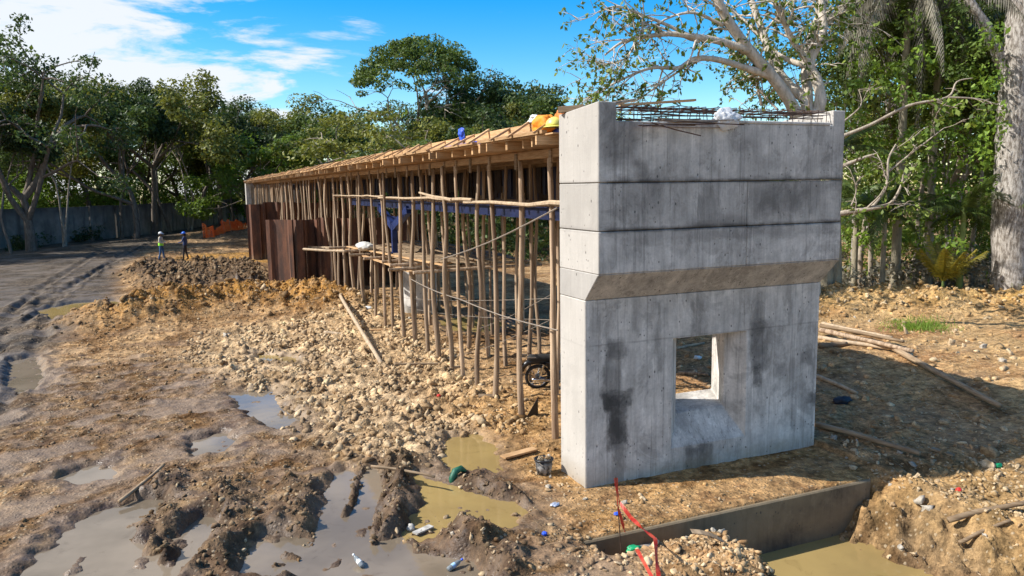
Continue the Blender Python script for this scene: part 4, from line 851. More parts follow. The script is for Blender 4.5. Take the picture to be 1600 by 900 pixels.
rag('white_scrap', (1090, 568), (.10, .08, .06), M_WHITEP, 'white litter seen through the pier opening', 'litter', 49)
rag('black_bag', (1316, 640), (.20, .13, .08), mat_simple('black_cloth', (.012, .012, .022), .6, 0, .3, 8), 'black crumpled bag on the shaded ground right of the pier', 'bag', 50, .05)
rag('white_scrap', (576, 494), (.16, .12, .07), M_WHITEP, 'white litter beside the dirt ridge near the poles', 'litter', 51)
board((648, 838), (674, 826), .10, 'pale bent offcut floating by the white rag', M_PALEW, .02, .02)
board((1455, 712), (1490, 720), .10, 'dark flat scrap of board among the stones right of the pier', M_OLDWOOD, .03, .02)
def bottle(px, rz, tilt, label):
    x, y = GXY(*px); t = empty('bottle', (x, y, .025), rz); t.rotation_euler = (0, tilt, rz); tag(t, label, 'bottle')
    m = MB(); m.lathe([(.028, 0), (.033, .015), (.033, .14), (.028, .165), (.013, .20), (.013, .215)], 14); m.build('body', mat_film('clear_plastic', (.36, .40, .42), .15, .5), t, True)
    m = MB(); m.lathe([(.0155, .212), (.0155, .236), (.012, .238)], 12); m.build('cap', M_BLUEP if 'blue' in label else M_WHITEP, t, True)
    m = MB(); m.lathe([(.0338, .06), (.0338, .11)], 14, closed=False); m.build('sleeve', M_WHITEP if 'blue' not in label else mat_simple('pale_blue_label', (.35, .55, .78), .4), t, True)
bottle((567, 888), 1.9, 1.25, 'clear plastic bottle lying in the wide rut at the bottom edge')
bottle((700, 893), .35, 1.35, 'plastic bottle with blue cap lying at the bottom edge')
# broken metal rim sticking out of the rubble heap
tx, ty = GXY(1132, 885); m = MB(); arc = []
for k in range(10): a = -.2+k*.19; arc.append((-.55+.62*math.cos(a), 0, -.18+.52*math.sin(a)))
V = []; fs = []
for k, (a, b, c) in enumerate(arc): V += [(a, -.05, c), (a, .05, c), (a*.985, .05, c*.985-.008), (a*.985, -.05, c*.985-.008)]
for k in range(9):
    for j in range(4): fs.append((4*k+j, 4*k+(j+1) % 4, 4*k+4+(j+1) % 4, 4*k+4+j))
fs += [(3, 2, 1, 0), (36, 37, 38, 39)]
m.add(V, fs); ob = m.build('broken_hoop', M_OLDWOOD); ob.location = (tx+.1, ty, gz(tx, ty)-.12); ob.rotation_euler = (.1, 0, -.35); tag(ob, 'curved broken hoop edge in the rubble heap beside the pit', 'hoop')
for k, (px, s, lab) in enumerate((((1010, 838), .22, 'flat slab of broken concrete leaning on the footing in the rubble heap'), ((1085, 830), .15, 'smaller broken concrete slab on the rubble heap near the pit'))):
    x, y = GXY(*px); m = MB(); m.add([(-s, -s*.7, 0), (s*.9, -s*.8, 0), (s, s*.6, 0), (-s*.7, s*.8, 0), (-s, -s*.7, .06), (s*.9, -s*.8, .06), (s, s*.6, .06), (-s*.7, s*.8, .06)], [(0, 3, 2, 1), (4, 5, 6, 7), (0, 1, 5, 4), (1, 2, 6, 5), (2, 3, 7, 6), (3, 0, 4, 7)])
    o = m.build('concrete_slab', M_CBAND, None, bevel=.012); o.location = (x, y, gz(x, y)+.06); o.rotation_euler = (.45, .15, .4+k); tag(o, lab, 'slab')
# red caution tape on a steel stake
st = empty('caution_tape', (*GXY(972, 846), 0)); tag(st, 'red caution tape tied to a thin steel stake before the pier', 'tape'); S0 = np.array([*GXY(972, 846), 0.0])
top = atY(962, 745, S0[1]); m = MB(); m.tube([S0*0+np.array([0, 0, -.3]), top-S0], .007, 6); m.build('stake', M_REBAR, st)
def mat_tape():
    t = NT('tape_film'); o = t.obj(); n = t.noise(o, 7, 4); p = t.n('ShaderNodeBsdfPrincipled', {'Base Color': t.mix(t.ramp(n, .4, .65), C3(.42, .025, .015), C3(.60, .10, .055)), 'Roughness': .4}); tl = t.n('ShaderNodeBsdfTranslucent', {'Color': C3(.8, .10, .05)})
    mx = t.n('ShaderNodeMixShader', {0: .35, 1: p.outputs[0], 2: tl.outputs[0]}); t.t.links.new(mx.outputs[0], t.out.inputs[0]); return t.m
M_TAPE = mat_tape()
def ribbon(pts, w, name, parent, twist=3.0):
    P_ = [Vector(p) for p in pts]; out = []
    for i in range(len(P_)-1):
        for k in range(6): out.append(P_[i].lerp(P_[i+1], k/6))
    out.append(P_[-1]); V = []; fs = []
    for i, p in enumerate(out):
        a = twist*math.sin(i*.37)+i*.10; s = Vector((math.cos(a), .35*math.sin(a), .8*math.sin(a)))*w/2; n_ = Vector((0, .0012, 0)); V += [p-s-n_, p+s-n_, p+s+n_, p-s+n_]
    for i in range(len(out)-1):
        for j in range(4): fs.append((4*i+j, 4*i+(j+1) % 4, 4*i+4+(j+1) % 4, 4*i+4+j))
    m = MB(); m.add(V, fs); return m.build(name, M_TAPE, parent)
def tp(px, py, Y): return atY(px, py, Y)-S0
ribbon([tp(962, 747, S0[1]), tp(968, 785, S0[1]-.05), tp(985, 808, S0[1]-.3), tp(1005, 826, S0[1]-.65), tp(1024, 842, S0[1]-1.0), tp(1026, 875, S0[1]-1.35), tp(1031, 915, S0[1]-1.7)], .055, 'tape_strip', st, .9)
ribbon([tp(962, 750, S0[1]), tp(965, 790, S0[1]-.01), tp(972, 815, S0[1]-.03), tp(977, 832, S0[1]-.03)], .04, 'tape_strip', st, 1.2)
ribbon([tp(995, 858, S0[1]-1.0), tp(1008, 882, S0[1]-1.3), tp(1022, 908, S0[1]-1.6)], .05, 'tape_strip', st, .5)

# ------------------------------------------------------------------ motorcycle
def motorcycle():
    x, y = GXY(840, 612); t = empty('motorcycle', (x, y, gz(x, y)-.015), RAD(-16)); tag(t, 'black motorcycle parked under the formwork behind the pier', 'motorcycle'); t.rotation_euler = (RAD(7), 0, RAD(-16))
    def wheel(cx):
        w = empty('wheel', (cx, 0, .29)); w.parent = t
        def ring(R, r, name, mat, n=32, k=8):
            m = MB(); V = []; fs = []
            for i in range(n):
                a = 2*math.pi*i/n
                for j in range(k): b = 2*math.pi*j/k; V.append(((R+r*math.cos(b))*math.cos(a), r*1.25*math.sin(b), (R+r*math.cos(b))*math.sin(a)))
            for i in range(n):
                for j in range(k): fs.append((i*k+j, i*k+(j+1) % k, ((i+1) % n)*k+(j+1) % k, ((i+1) % n)*k+j))
            m.add(V, fs); o = m.build(name, mat, w, True)
        ring(.255, .038, 'tyre', M_RUBBER); ring(.222, .014, 'rim', M_CHROME)
        m = MB(); m.tube([(0, -.07, 0), (0, .07, 0)], .055, 12); m.build('hub', M_STEELG, w)
        m = MB()
        for i in range(18): a = 2*math.pi*i/18; s = .03*(1 if i % 2 else -1); m.tube([(.05*math.cos(a), s, .05*math.sin(a)), (.222*math.cos(a+.25), 0, .222*math.sin(a+.25))], .003, 4)
        m.build('spokes', M_CHROME, w)
    wheel(0); wheel(1.24)
    def part(name, mat, fn, smooth=False):
        m = MB(); fn(m); return m.build(name, mat, t, smooth)
    for s in (-1, 1):
        part('swing_arm', M_BLACK, lambda m: m.tube([(0, s*.095, .29), (.46, s*.08, .34)], .02, 7))
        part('shock_absorber', M_CHROME, lambda m: m.tube([(.03, s*.12, .32), (.12, s*.12, .62)], .026, 8))
        part('fork_leg', M_CHROME, lambda m: m.tube([(1.24, s*.09, .29), (1.03, s*.09, .86)], .022, 8))
        part('mirror', M_BLACK, lambda m: (m.tube([(.93, s*.25, .98), (.90, s*.33, 1.16)], .006, 5), m.tube([(.90, s*.33, 1.13), (.885, s*.33, 1.14)], .05, 12)))
        part('side_panel', M_BLACK, lambda m: m.add([(.22, s*.10, .48), (.52, s*.11, .46), (.55, s*.11, .64), (.16, s*.10, .66), (.22, s*.13, .49), (.52, s*.14, .47), (.55, s*.14, .63), (.17, s*.13, .65)], [(4, 5, 6, 7), (0, 1, 5, 4), (1, 2, 6, 5), (2, 3, 7, 6), (3, 0, 4, 7)]))
        part('foot_peg', M_RUBBER, lambda m: m.tube([(.50, s*.10, .30), (.50, s*.26, .30)], .014, 7))
    part('frame', M_BLACK, lambda m: (m.tube([(-.12, 0, .66), (.30, 0, .66), (.80, 0, .70), (1.02, 0, .82)], .022, 8), m.tube([(1.0, 0, .78), (.86, 0, .40), (.55, 0, .24), (.42, 0, .32), (.36, 0, .64)], .02, 8)))
    part('engine', M_STEELG, lambda m: (m.box(.46, .80, -.11, .11, .24, .40), m.tube([(.66, 0, .38), (.76, 0, .58)], .075, 12), m.tube([(.56, -.14, .32), (.56, .14, .32)], .09, 14)))
    part('fuel_tank', M_BLACK, lambda m: m.tube([(.48, 0, .74), (.56, 0, .76), (.72, 0, .80), (.86, 0, .80), (.95, 0, .76)], [.05, .10, .135, .13, .06], 14), True)
    part('seat', M_RUBBER, lambda m: m.tube([(-.24, 0, .74), (-.15, 0, .735), (.1, 0, .73), (.32, 0, .72), (.52, 0, .75)], [.05, .085, .09, .09, .07], 12), True)
    part('rear_fender', M_BLACK, lambda m: m.tube([(-.36, 0, .44), (-.33, 0, .55), (-.22, 0, .64), (0, 0, .665), (.2, 0, .62)], [.05, .06, .065, .065, .06], 10), True)
    part('front_fender', M_BLACK, lambda m: m.tube([(.98, 0, .47), (1.08, 0, .58), (1.24, 0, .625), (1.40, 0, .58), (1.48, 0, .48)], [.045, .055, .06, .055, .04], 10), True)
    part('tail_light', M_REDP, lambda m: m.tube([(-.36, 0, .63), (-.42, 0, .63)], .045, 12))
    part('luggage_rack', M_CHROME, lambda m: (m.tube([(-.05, -.10, .78), (-.38, -.10, .80), (-.40, 0, .80), (-.38, .10, .80), (-.05, .10, .78)], .009, 6)))
    part('exhaust', M_CHROME, lambda m: m.tube([(.78, -.09, .50), (.86, -.13, .34), (.70, -.15, .25), (.40, -.16, .25), (.36, -.16, .25), (-.12, -.17, .29), (-.16, -.17, .293)], [.018, .018, .019, .02, .04, .042, .025], 10), True)
    part('head_light', M_CHROME, lambda m: m.tube([(1.02, 0, .90), (1.08, 0, .895), (1.13, 0, .89)], [.05, .085, .088], 16), True)
    part('handlebar', M_CHROME, lambda m: m.tube([(.84, -.34, .97), (.92, -.22, .99), (1.0, -.06, .93), (1.0, .06, .93), (.92, .22, .99), (.84, .34, .97)], .012, 7))
    part('kick_stand', M_BLACK, lambda m: m.tube([(.50, .08, .26), (.54, .20, .03)], .01, 6))
    return t
motorcycle()

# ------------------------------------------------------------------ two workers
def skin_body(name, joints, bones, rad, parent):
    me = bpy.data.meshes.new(name); keys = list(joints); idx = {k: i for i, k in enumerate(keys)}
    me.from_pydata([joints[k] for k in keys], [(idx[a], idx[b]) for a, b in bones], []); o = bpy.data.objects.new(name, me); COL.objects.link(o)
    sk = o.modifiers.new('skin', 'SKIN'); sk.use_smooth_shade = True
    for k in keys:
        r = rad[k]; r = (r, r) if isinstance(r, (int, float)) else r; me.skin_vertices[0].data[idx[k]].radius = r
    me.skin_vertices[0].data[idx['pelvis']].use_root = True
    sb = o.modifiers.new('sub', 'SUBSURF'); sb.levels = 2; sb.render_levels = 2
    dg = bpy.context.evaluated_depsgraph_get(); dg.update(); nm = bpy.data.meshes.new_from_object(o.evaluated_get(dg)); nm.name = name
    o.modifiers.clear(); o.data = nm; bpy.data.meshes.remove(me); o.parent = parent; return o
def worker(loc, rz, label, shirt, trousers, hat, vest, arms):
    t = empty('person', loc, rz); tag(t, label, 'person')
    J = {'pelvis': (0, 0, .95), 'spine': (0, 0, 1.10), 'chest': (.01, 0, 1.28), 'upper': (0, 0, 1.40), 'neck': (.01, 0, 1.48), 'head': (.025, 0, 1.58), 'crown': (.02, 0, 1.68)}
    Rr = {'pelvis': (.13, .155), 'spine': (.115, .145), 'chest': (.125, .165), 'upper': (.09, .15), 'neck': .05, 'head': (.088, .075), 'crown': (.075, .068)}
    B = [('pelvis', 'spine'), ('spine', 'chest'), ('chest', 'upper'), ('upper', 'neck'), ('neck', 'head'), ('head', 'crown')]
    for s, nm in ((1, 'l'), (-1, 'r')):
        el, wr = arms[nm]
        J.update({nm+'sh': (0, s*.19, 1.41), nm+'el': el, nm+'wr': wr, nm+'hip': (0, s*.10, .88), nm+'kn': (.04*s+.02, s*.14, .48), nm+'an': (.10*s-.02, s*.17, .09), nm+'to': (.10*s+.15, s*.20, .04)})
        Rr.update({nm+'sh': .062, nm+'el': .045, nm+'wr': .031, nm+'hip': .088, nm+'kn': .062, nm+'an': .05, nm+'to': .04})
        B += [('upper', nm+'sh'), (nm+'sh', nm+'el'), (nm+'el', nm+'wr'), ('pelvis', nm+'hip'), (nm+'hip', nm+'kn'), (nm+'kn', nm+'an'), (nm+'an', nm+'to')]
        d = (Vector(wr)-Vector(el)).normalized(); w = Vector(wr); sd = d.cross(Vector((0, 0, 1))).normalized(); palm = w+d*.07
        J[nm+'pa'] = tuple(palm); Rr[nm+'pa'] = (.034, .02); B.append((nm+'wr', nm+'pa'))
        for q, ln in enumerate((.065, .075, .07, .055)):
            a = palm+d*.03+sd*(-.03+.02*q); b = a+d*ln*.55+Vector((0, 0, -.012)); c = b+d*ln*.4+Vector((0, 0, -.025))
            for z, (u, v_) in enumerate(((nm+'pa', a), (nm+'f%da' % q, b), (nm+'f%db' % q, c))):
                key = nm+'f%d%s' % (q, 'abc'[z]); J[key] = tuple(v_); Rr[key] = .0088; B.append((u, key))
        th = w+d*.03+sd*s*-.035; J[nm+'t1'] = tuple(th); J[nm+'t2'] = tuple(th+d*.05+sd*s*-.015); Rr[nm+'t1'] = .011; Rr[nm+'t2'] = .009; B += [(nm+'wr', nm+'t1'), (nm+'t1', nm+'t2')]
    o = skin_body('body', J, B, Rr, t); me = o.data
    skin = mat_simple('brown_skin', (.16, .085, .05), .6, 0, .15, 8); boots = M_RUBBER; me.materials.clear()
    for mm in (skin, shirt, trousers, boots): me.materials.append(mm)
    wl, wr_ = Vector(arms['l'][1]), Vector(arms['r'][1])
    for p in me.polygons:
        c = p.center; k = 1
        if c.z > 1.475 and abs(c.y) < .12: k = 0
        elif (c-wl).length < .2 and (c-wl).dot(wl-Vector(arms['l'][0])) > -.01 or (c-wr_).length < .2 and (c-wr_).dot(wr_-Vector(arms['r'][0])) > -.01: k = 0
        elif c.z < .13: k = 3
        elif c.z < .96: k = 2
        p.material_index = k
    # face, hair, helmet, vest
    m = MB(); m.tube([(.10, 0, 1.60), (.125, 0, 1.575), (.10, 0, 1.565)], [.012, .018, .012], 6); m.build('nose', skin, t, True)
    for s in (-1, 1):
        m = MB(); m.lathe([(.001, -.012), (.012, 0), (.001, .012)], 8, (.098, s*.035, 1.605)); m.build('eye', M_BLACK, t, True)
        m = MB(); m.tube([(.02, s*.082, 1.57), (.015, s*.095, 1.60), (.02, s*.084, 1.63)], [.01, .018, .012], 6); m.build('ear', skin, t, True)
    m = MB(); m.beam((.098, -.028, 1.54), (.098, .028, 1.54), .012, .008); m.build('mouth', mat_simple('lip', (.10, .03, .025), .6), t)
    m = MB(); m.tube([(-.03, 0, 1.52), (-.045, 0, 1.58), (-.03, 0, 1.66)], [.05, .078, .075], 10); m.build('hair', M_RUBBER, t, True)
    hd = empty('helmet', (.02, 0, 1.655)); hd.parent = t
    m = MB(); m.lathe([(.125, 0), (.124, .04), (.108, .085), (.07, .12), (.02, .135), (.003, .136)], 18); m.build('shell', hat, hd, True)
    m = MB(); m.add([(.10, -.11, 0), (.20, -.06, -.012), (.20, .06, -.012), (.10, .11, 0), (.10, -.11, .012), (.20, -.06, .0), (.20, .06, .0), (.10, .11, .012)], [(0, 3, 2, 1), (4, 5, 6, 7), (0, 1, 5, 4), (1, 2, 6, 5), (2, 3, 7, 6)]); m.build('peak', hat, hd)
    if vest:
        m = MB(); pr = [(.150, .93), (.152, 1.0), (.150, 1.10)]
        V = []; fs = []; n = 20
        for r, z in pr:
            for k in range(n): a = 2*math.pi*k/n; V.append((r*.98*math.cos(a), r*1.22*math.sin(a), z))
        for i in range(2):
            for k in range(n): fs.append((i*n+k, i*n+(k+1) % n, (i+1)*n+(k+1) % n, (i+1)*n+k))
        m.add(V, fs); m.build('vest_band', vest, t, True)
    return t
x, y = GXY(254, 417); worker((x, y, gz(x, y)), RAD(-20), 'worker in white helmet and pale shirt with lime band and jeans', mat_simple('pale_shirt', (.50, .45, .36), .85, 0, .15, 6), mat_simple('jeans', (.035, .09, .19), .85, 0, .2, 6), M_WHITEP, mat_simple('lime_band', (.35, .85, .06), .6), {'l': ((.02, .30, 1.15), (.27, .20, 1.13)), 'r': ((.02, -.31, 1.15), (.28, -.17, 1.08))})
x, y = GXY(291, 416); worker((x, y, gz(x, y)), RAD(165), 'worker in blue helmet and dark navy clothes facing the other', mat_simple('navy_shirt', (.025, .045, .12), .85, 0, .2, 6), mat_simple('dark_trousers', (.03, .022, .02), .85, 0, .2, 6), mat_simple('blue_helmet', (.02, .13, .62), .4), None, {'l': ((.08, .30, 1.16), (.34, .22, 1.10)), 'r': ((-.06, -.32, 1.14), (.08, -.30, .90))})

# ------------------------------------------------------------------ orange net and the long wall
def mat_net():
    t = NT('orange_net'); o = t.obj(); n = t.noise(o, 1.2, 4); c = t.mix(t.ramp(n, .3, .7), C3(.9, .15, .02), C3(.98, .30, .07))
    p = t.n('ShaderNodeBsdfPrincipled', {'Base Color': c, 'Roughness': .6}); tl = t.n('ShaderNodeBsdfTranslucent', {'Color': c}); mx = t.n('ShaderNodeMixShader', {0: .4, 1: p.outputs[0], 2: tl.outputs[0]}); t.t.links.new(mx.outputs[0], t.out.inputs[0]); return t.m
net = empty('safety_net', (3.6, 82, 0)); tag(net, 'sagging orange plastic safety net on stakes over a dirt heap', 'net')
pts = [((318, 373), (316, 349)), ((333, 374), (330, 353)), ((345, 368), (338, 357)), ((352, 362), (347, 343)), ((362, 359), (358, 343)), ((375, 360), (371, 343)), ((386, 364), (384, 348))]
D0 = [78, 78, 80, 80, 81, 82, 83]; V = []; N0 = np.array([3.6, 82, 0])
for ((b, t_), d) in zip(pts, D0): V.append((atD(*b, d)-N0, atD(*t_, d)-N0))
m = MB(); rows = 9; cols = 8
grid = []
for i in range(len(V)-1):
    for k in range(cols):
        u = k/cols; a = V[i][0]*(1-u)+V[i+1][0]*u; b = V[i][1]*(1-u)+V[i+1][1]*u; b = b-np.array([0, 0, .28*math.sin(math.pi*u)]); w = .15*math.sin(u*9+i)
        grid.append([a+(b-a)*j/rows+np.array([w, .35*w, 0]) for j in range(rows+1)])
grid.append([V[-1][0]+(V[-1][1]-V[-1][0])*j/rows for j in range(rows+1)])
for i in range(len(grid)):
    m.tube(grid[i], .035, 4, False)
for j in range(rows+1): m.tube([g[j] for g in grid], .045, 4, False)
o = m.build('mesh_net', mat_net(), net); o['kind'] = 'stuff'
for i in (0, 3, 4, 6):
    m = MB(); m.tube([V[i][0]-np.array([0, 0, 1.0]), V[i][1]], .03, 6); m.build('stake', M_POLE, net)

def mat_wall():
    t = NT('old_block_wall'); o = t.n('ShaderNodeNewGeometry').outputs['Position']; n = t.noise(o, .8, 6, .65); st = t.noise(t.mapping(o, (1.2, 1.2, .18)), 1.0, 5, .65); z = t.n('ShaderNodeSeparateXYZ', {0: o}).outputs[2]
    c = t.mix(t.ramp(n, .3, .7), C3(.15, .138, .12), C3(.27, .25, .22)); c = t.mix(t.ramp(st, .45, .65, 0, .75), c, C3(.07, .065, .055)); c = t.mix(t.math('MULTIPLY', t.ramp(z, 2.2, 3.3, 0, .8), t.ramp(n, .35, .6)), c, C3(.05, .048, .042))
    t.pbr(c, .9, 0, t.bump(t.noise(o, 6, 5), .4, .03)); return t.m
M_WALL = mat_wall()
wl = empty('boundary_wall', (-14.4, 76.1, 0)); tag(wl, 'long stained concrete block wall along the far edge of the site', 'wall'); W0 = Vector((-14.4, 76.1, 0))
way = [(-21.5, 64.0), (-14.6, 76.2), (-8.5, 84.5), (-2.6, 94.4), (8.4, 126.0), (14, 150)]
for a, b in zip(way[:-1], way[1:]):
    a = Vector((*a, 0)); b = Vector((*b, 0)); L = (b-a).length; n = max(1, round(L/3.6)); d = (b-a)/n; ang = math.atan2(d.y, d.x)
    for i in range(n):
        p = a+d*i; q = a+d*(i+1); zb = gz(p.x, p.y)-.4; H = 3.25+random.uniform(-.05, .05)
        m = MB(); m.beam(p+Vector((0, 0, (H+zb)/2)), q+Vector((0, 0, (H+zb)/2))-d*.02, .16, H-zb); o = m.build('wall_panel', M_WALL, wl); o.location = -W0
        m = MB(); m.beam(p+Vector((0, 0, (H+.12+zb)/2)), p+d.normalized()*.32+Vector((0, 0, (H+.12+zb)/2)), .46, H+.12-zb); o = m.build('pilaster', M_WALL, wl); o.location = -W0
        m = MB(); m.beam(p+d.normalized()*.325+Vector((0, 0, H+.055)), q-d*.02+Vector((0, 0, H+.055)), .24, .10); o = m.build('coping', M_WALL, wl); o.location = -W0
        m = MB(); m.beam(p+d.normalized()*.325+Vector((0, 0, 1.62)), q-d*.02+Vector((0, 0, 1.62)), .24, .18); o = m.build('tie_beam', M_WALL, wl); o.location = -W0
# ------------------------------------------------------------------ vegetation
def mat_leaf(name, dark, light, tr=.3, rough=.55):
    t = NT(name); v = t.attr('v').outputs['Fac']; rnd = t.n('ShaderNodeObjectInfo').outputs['Random']
    c = t.mix(v, C3(*dark), C3(*light)); f = t.ramp(rnd, 0, 1, .75, 1.25); c = t.mix(1.0, c, t.n('ShaderNodeCombineColor', {0: f, 1: f, 2: t.math('MULTIPLY', f, .95)}).outputs[0], 'MULTIPLY')
    p = t.n('ShaderNodeBsdfPrincipled', {'Base Color': c, 'Roughness': rough, 'Specular IOR Level': .35}); tl = t.n('ShaderNodeBsdfTranslucent', {'Color': t.mix(.35, c, C3(light[0]*1.6, light[1]*1.5, light[2]*.8))})
    mx = t.n('ShaderNodeMixShader', {0: tr, 1: p.outputs[0], 2: tl.outputs[0]}); t.t.links.new(mx.outputs[0], t.out.inputs[0]); return t.m
def mat_bark(name, c0, c1, sc=2.0):
    t = NT(name); o = t.obj(); n = t.noise(t.mapping(o, (3, 3, .9)), sc, 6, .65); n2 = t.noise(t.mapping(o, (5, 5, 1.2)), sc*3, 4, .6)
    c = t.mix(t.ramp(n, .35, .65), C3(*c0), C3(*c1)); c = t.mix(t.ramp(n2, .52, .70, 0, .6), c, C3(c0[0]*.5, c0[1]*.5, c0[2]*.5)); t.pbr(c, .9, 0, t.bump(n2, .6, .03)); return t.m
M_BARKD = mat_bark('dark_bark', (.10, .075, .055), (.19, .155, .12)); M_BARKP = mat_bark('pale_bark', (.25, .20, .15), (.42, .36, .28)); M_BARKL = mat_bark('light_bark', (.40, .35, .28), (.62, .55, .46)); M_BARKW = mat_bark('mottled_bark', (.15, .125, .10), (.50, .46, .41), 5.0)
M_LDARK = mat_leaf('dark_leaves', (.022, .042, .012), (.085, .13, .03)); M_LMID = mat_leaf('green_leaves', (.04, .075, .014), (.16, .23, .045)); M_LOLIVE = mat_leaf('olive_leaves', (.065, .08, .014), (.23, .24, .045))
M_LBRIGHT = mat_leaf('bright_leaves', (.07, .13, .016), (.22, .33, .045), .38); M_LBIG = mat_leaf('broad_leaves', (.045, .08, .014), (.19, .25, .04), .3); M_LDRY = mat_leaf('dry_fronds', (.12, .11, .085), (.26, .24, .19), .2); M_LPALM = mat_leaf('palm_leaves', (.035, .06, .018), (.11, .16, .04), .25, .4); M_LYEL = mat_leaf('yellowing_fronds', (.13, .12, .02), (.30, .25, .03), .3)

def leaf_cloud(pts, per, cr, size, seed, flat=.7, shell=.55, droop=0.0, up=.5):
    """pts (n,3): clumps of small folded leaves round each point -> V, F, v"""
    r = np.random.default_rng(seed); pts = np.asarray(pts, float); n = len(pts)*per
    c = np.repeat(pts, per, 0); d = r.normal(0, 1, (n, 3)); d /= np.linalg.norm(d, axis=1)[:, None]
    rad = (shell + (1-shell)*r.uniform(0, 1, n))**.8; crs = np.repeat(cr*r.uniform(.6, 1.3, len(pts)), per)
    off = d*(rad*crs)[:, None]; off[:, 2] *= flat; off[:, 2] -= droop*np.abs(r.normal(0, 1, n))*crs
    p = c+off
    nrm = d*.6 + r.normal(0, .55, (n, 3)); nrm[:, 2] += up; nrm /= np.linalg.norm(nrm, axis=1)[:, None]
    a = np.cross(nrm, r.normal(0, 1, (n, 3))); a /= np.linalg.norm(a, axis=1)[:, None]+1e-9; a[:, 2] -= .25; b = np.cross(nrm, a)
    s = size*r.uniform(.6, 1.35, n)[:, None]
    V = np.stack([p-a*s*.5, p+b*s*.27-nrm*s*.06, p+a*s*.55, p-b*s*.27-nrm*s*.06], 1).reshape(-1, 3)
    F = np.arange(n*4).reshape(n, 4); v = np.repeat(np.clip(r.normal(.45, .25, n)+np.repeat(r.normal(0, .15, len(pts)), per), 0, 1), 4)
    return V, F, v
def leaf_mesh(name, mat, parts):
    Vs, Fs, vs_ = [], [], []; o = 0
    for V, F, v in parts: Vs.append(V); Fs.append(F+o); vs_.append(v); o += len(V)
    return np_mesh(name, np.concatenate(Vs), np.concatenate(Fs), mat, False, None, {'v': np.concatenate(vs_)})
def skeleton(seed, H, r0, clear, spread, lv=4, nmain=4, flat=0.0, lean=(0, 0), ratio=.68, stems=1):
    r = random.Random(seed); wood = MB(); tips = []
    def go(p, d, L, rad, l):
        n = 5; pts = [p]; rr_ = [rad]; q = p; dd = d.copy()
        for i in range(n):
            dd = dd+Vector((r.gauss(0, .13), r.gauss(0, .13), r.gauss(0, .09)+(.05 if l < 2 else .0)-flat*.10*l)); dd.normalize(); q = q+dd*L/n; pts.append(q); rr_.append(rad*(1-.45*(i+1)/n))
        wood.tube(pts, rr_, 8 if l < 2 else (6 if l < 3 else 4), False)
        if l >= lv: tips.append(q); tips.append(pts[3]); return
        k = nmain if l == 0 else r.choice((2, 3, 3)); a0 = r.uniform(0, 6.28)
        for i in range(k):
            az = a0+6.28*i/k+r.uniform(-.5, .5); tilt = spread*r.uniform(.6, 1.25)
            s = dd.orthogonal().normalized(); t2 = dd.cross(s); nd = (dd*math.cos(tilt)+(s*math.cos(az)+t2*math.sin(az))*math.sin(tilt)).normalized(); nd.z = max(nd.z, -.15)
            st = pts[-1] if (i < 2 or l == 0 and i < 3) else pts[r.choice((3, 4))]
            go(st, nd, L*ratio*r.uniform(.8, 1.2) if l > 0 else (H*(1-clear))*.42*r.uniform(.85, 1.2), rad*.56*r.uniform(.85, 1.1), l+1)
    for s in range(stems):
        ln = Vector((lean[0]+r.gauss(0, .12 if stems > 1 else .04), lean[1]+r.gauss(0, .12 if stems > 1 else .04), 1)).normalized(); go(Vector((r.uniform(-.3, .3)*(stems > 1), r.uniform(-.3, .3)*(stems > 1), -.3)), ln, H*clear, r0*(1 if stems == 1 else .7), 0)
    t = np.array([p[:] for p in tips]); return wood, t
PROTO = {}
def proto(key, seed, H, r0, clear, spread, bark, leafm, per, cr, size, flat=0.0, lv=4, nmain=4, cflat=.65, lean=(0, 0), ratio=.68, stems=1, keep=1.0):
    wood, tips = skeleton(seed, H, r0, clear, spread, lv, nmain, flat, lean, ratio, stems)
    rg = np.random.default_rng(seed); tips = tips[rg.uniform(0, 1, len(tips)) < keep]; ztop = tips[:, 2].max()+cr*cflat; wid = np.percentile(np.abs(tips[:, :2]), 95)+cr
    PROTO[key] = (wood.mesh('trunk', bark, True), leaf_mesh('crown', leafm, [leaf_cloud(tips, per, cr, size, seed, cflat)]), ztop, wid)
proto('dense1', 11, 18, .34, .36, .62, M_BARKD, M_LDARK, 92, 1.40, .33, 0, 4, 4)
proto('dense2', 12, 18, .32, .34, .70, M_BARKD, M_LMID, 90, 1.42, .33, .1, 4, 4)
proto('dense3', 13, 17, .30, .40, .60, M_BARKD, M_LOLIVE, 88, 1.38, .32, 0, 4, 4)
proto('umbrella', 21, 22, .42, .46, .70, M_BARKP, M_LMID, 66, 1.25, .34, .45, 4, 5, .5)
_wood, _tips = skeleton(29, 22, .40, .50, .62, 4, 6, .25); _r = np.random.default_rng(5); _c = _tips.mean(0); _n = 230
_a = _r.uniform(0, 6.28, _n); _q = np.sqrt(_r.uniform(0, 1, _n)); _dome = np.stack([7.6*_q*np.cos(_a), 7.6*_q*np.sin(_a), 15.0+7.0*np.sqrt(1-.92*_q**2)-_r.uniform(0, 2.2, _n)], 1); _dome = _dome[(_r.uniform(0, 1, _n) < .86)]
PROTO['umbrella'] = (_wood.mesh('trunk', M_BARKP, True), leaf_mesh('crown', M_LMID, [leaf_cloud(_dome, 85, 1.15, .33, 77, .5)]), 22.4, 8.5)
proto('flat_olive', 22, 14, .30, .40, .90, M_BARKP, M_LOLIVE, 62, 1.3, .30, .5, 4, 5, .38)
proto('spreading', 23, 20, .55, .25, .85, M_BARKD, M_LDARK, 64, 1.40, .33, .35, 4, 5, .45, keep=.8)
proto('slender1', 31, 17, .20, .46, .42, M_BARKD, M_LDARK, 80, 1.25, .32, 0, 4, 3, .7, (.10, 0), .62)
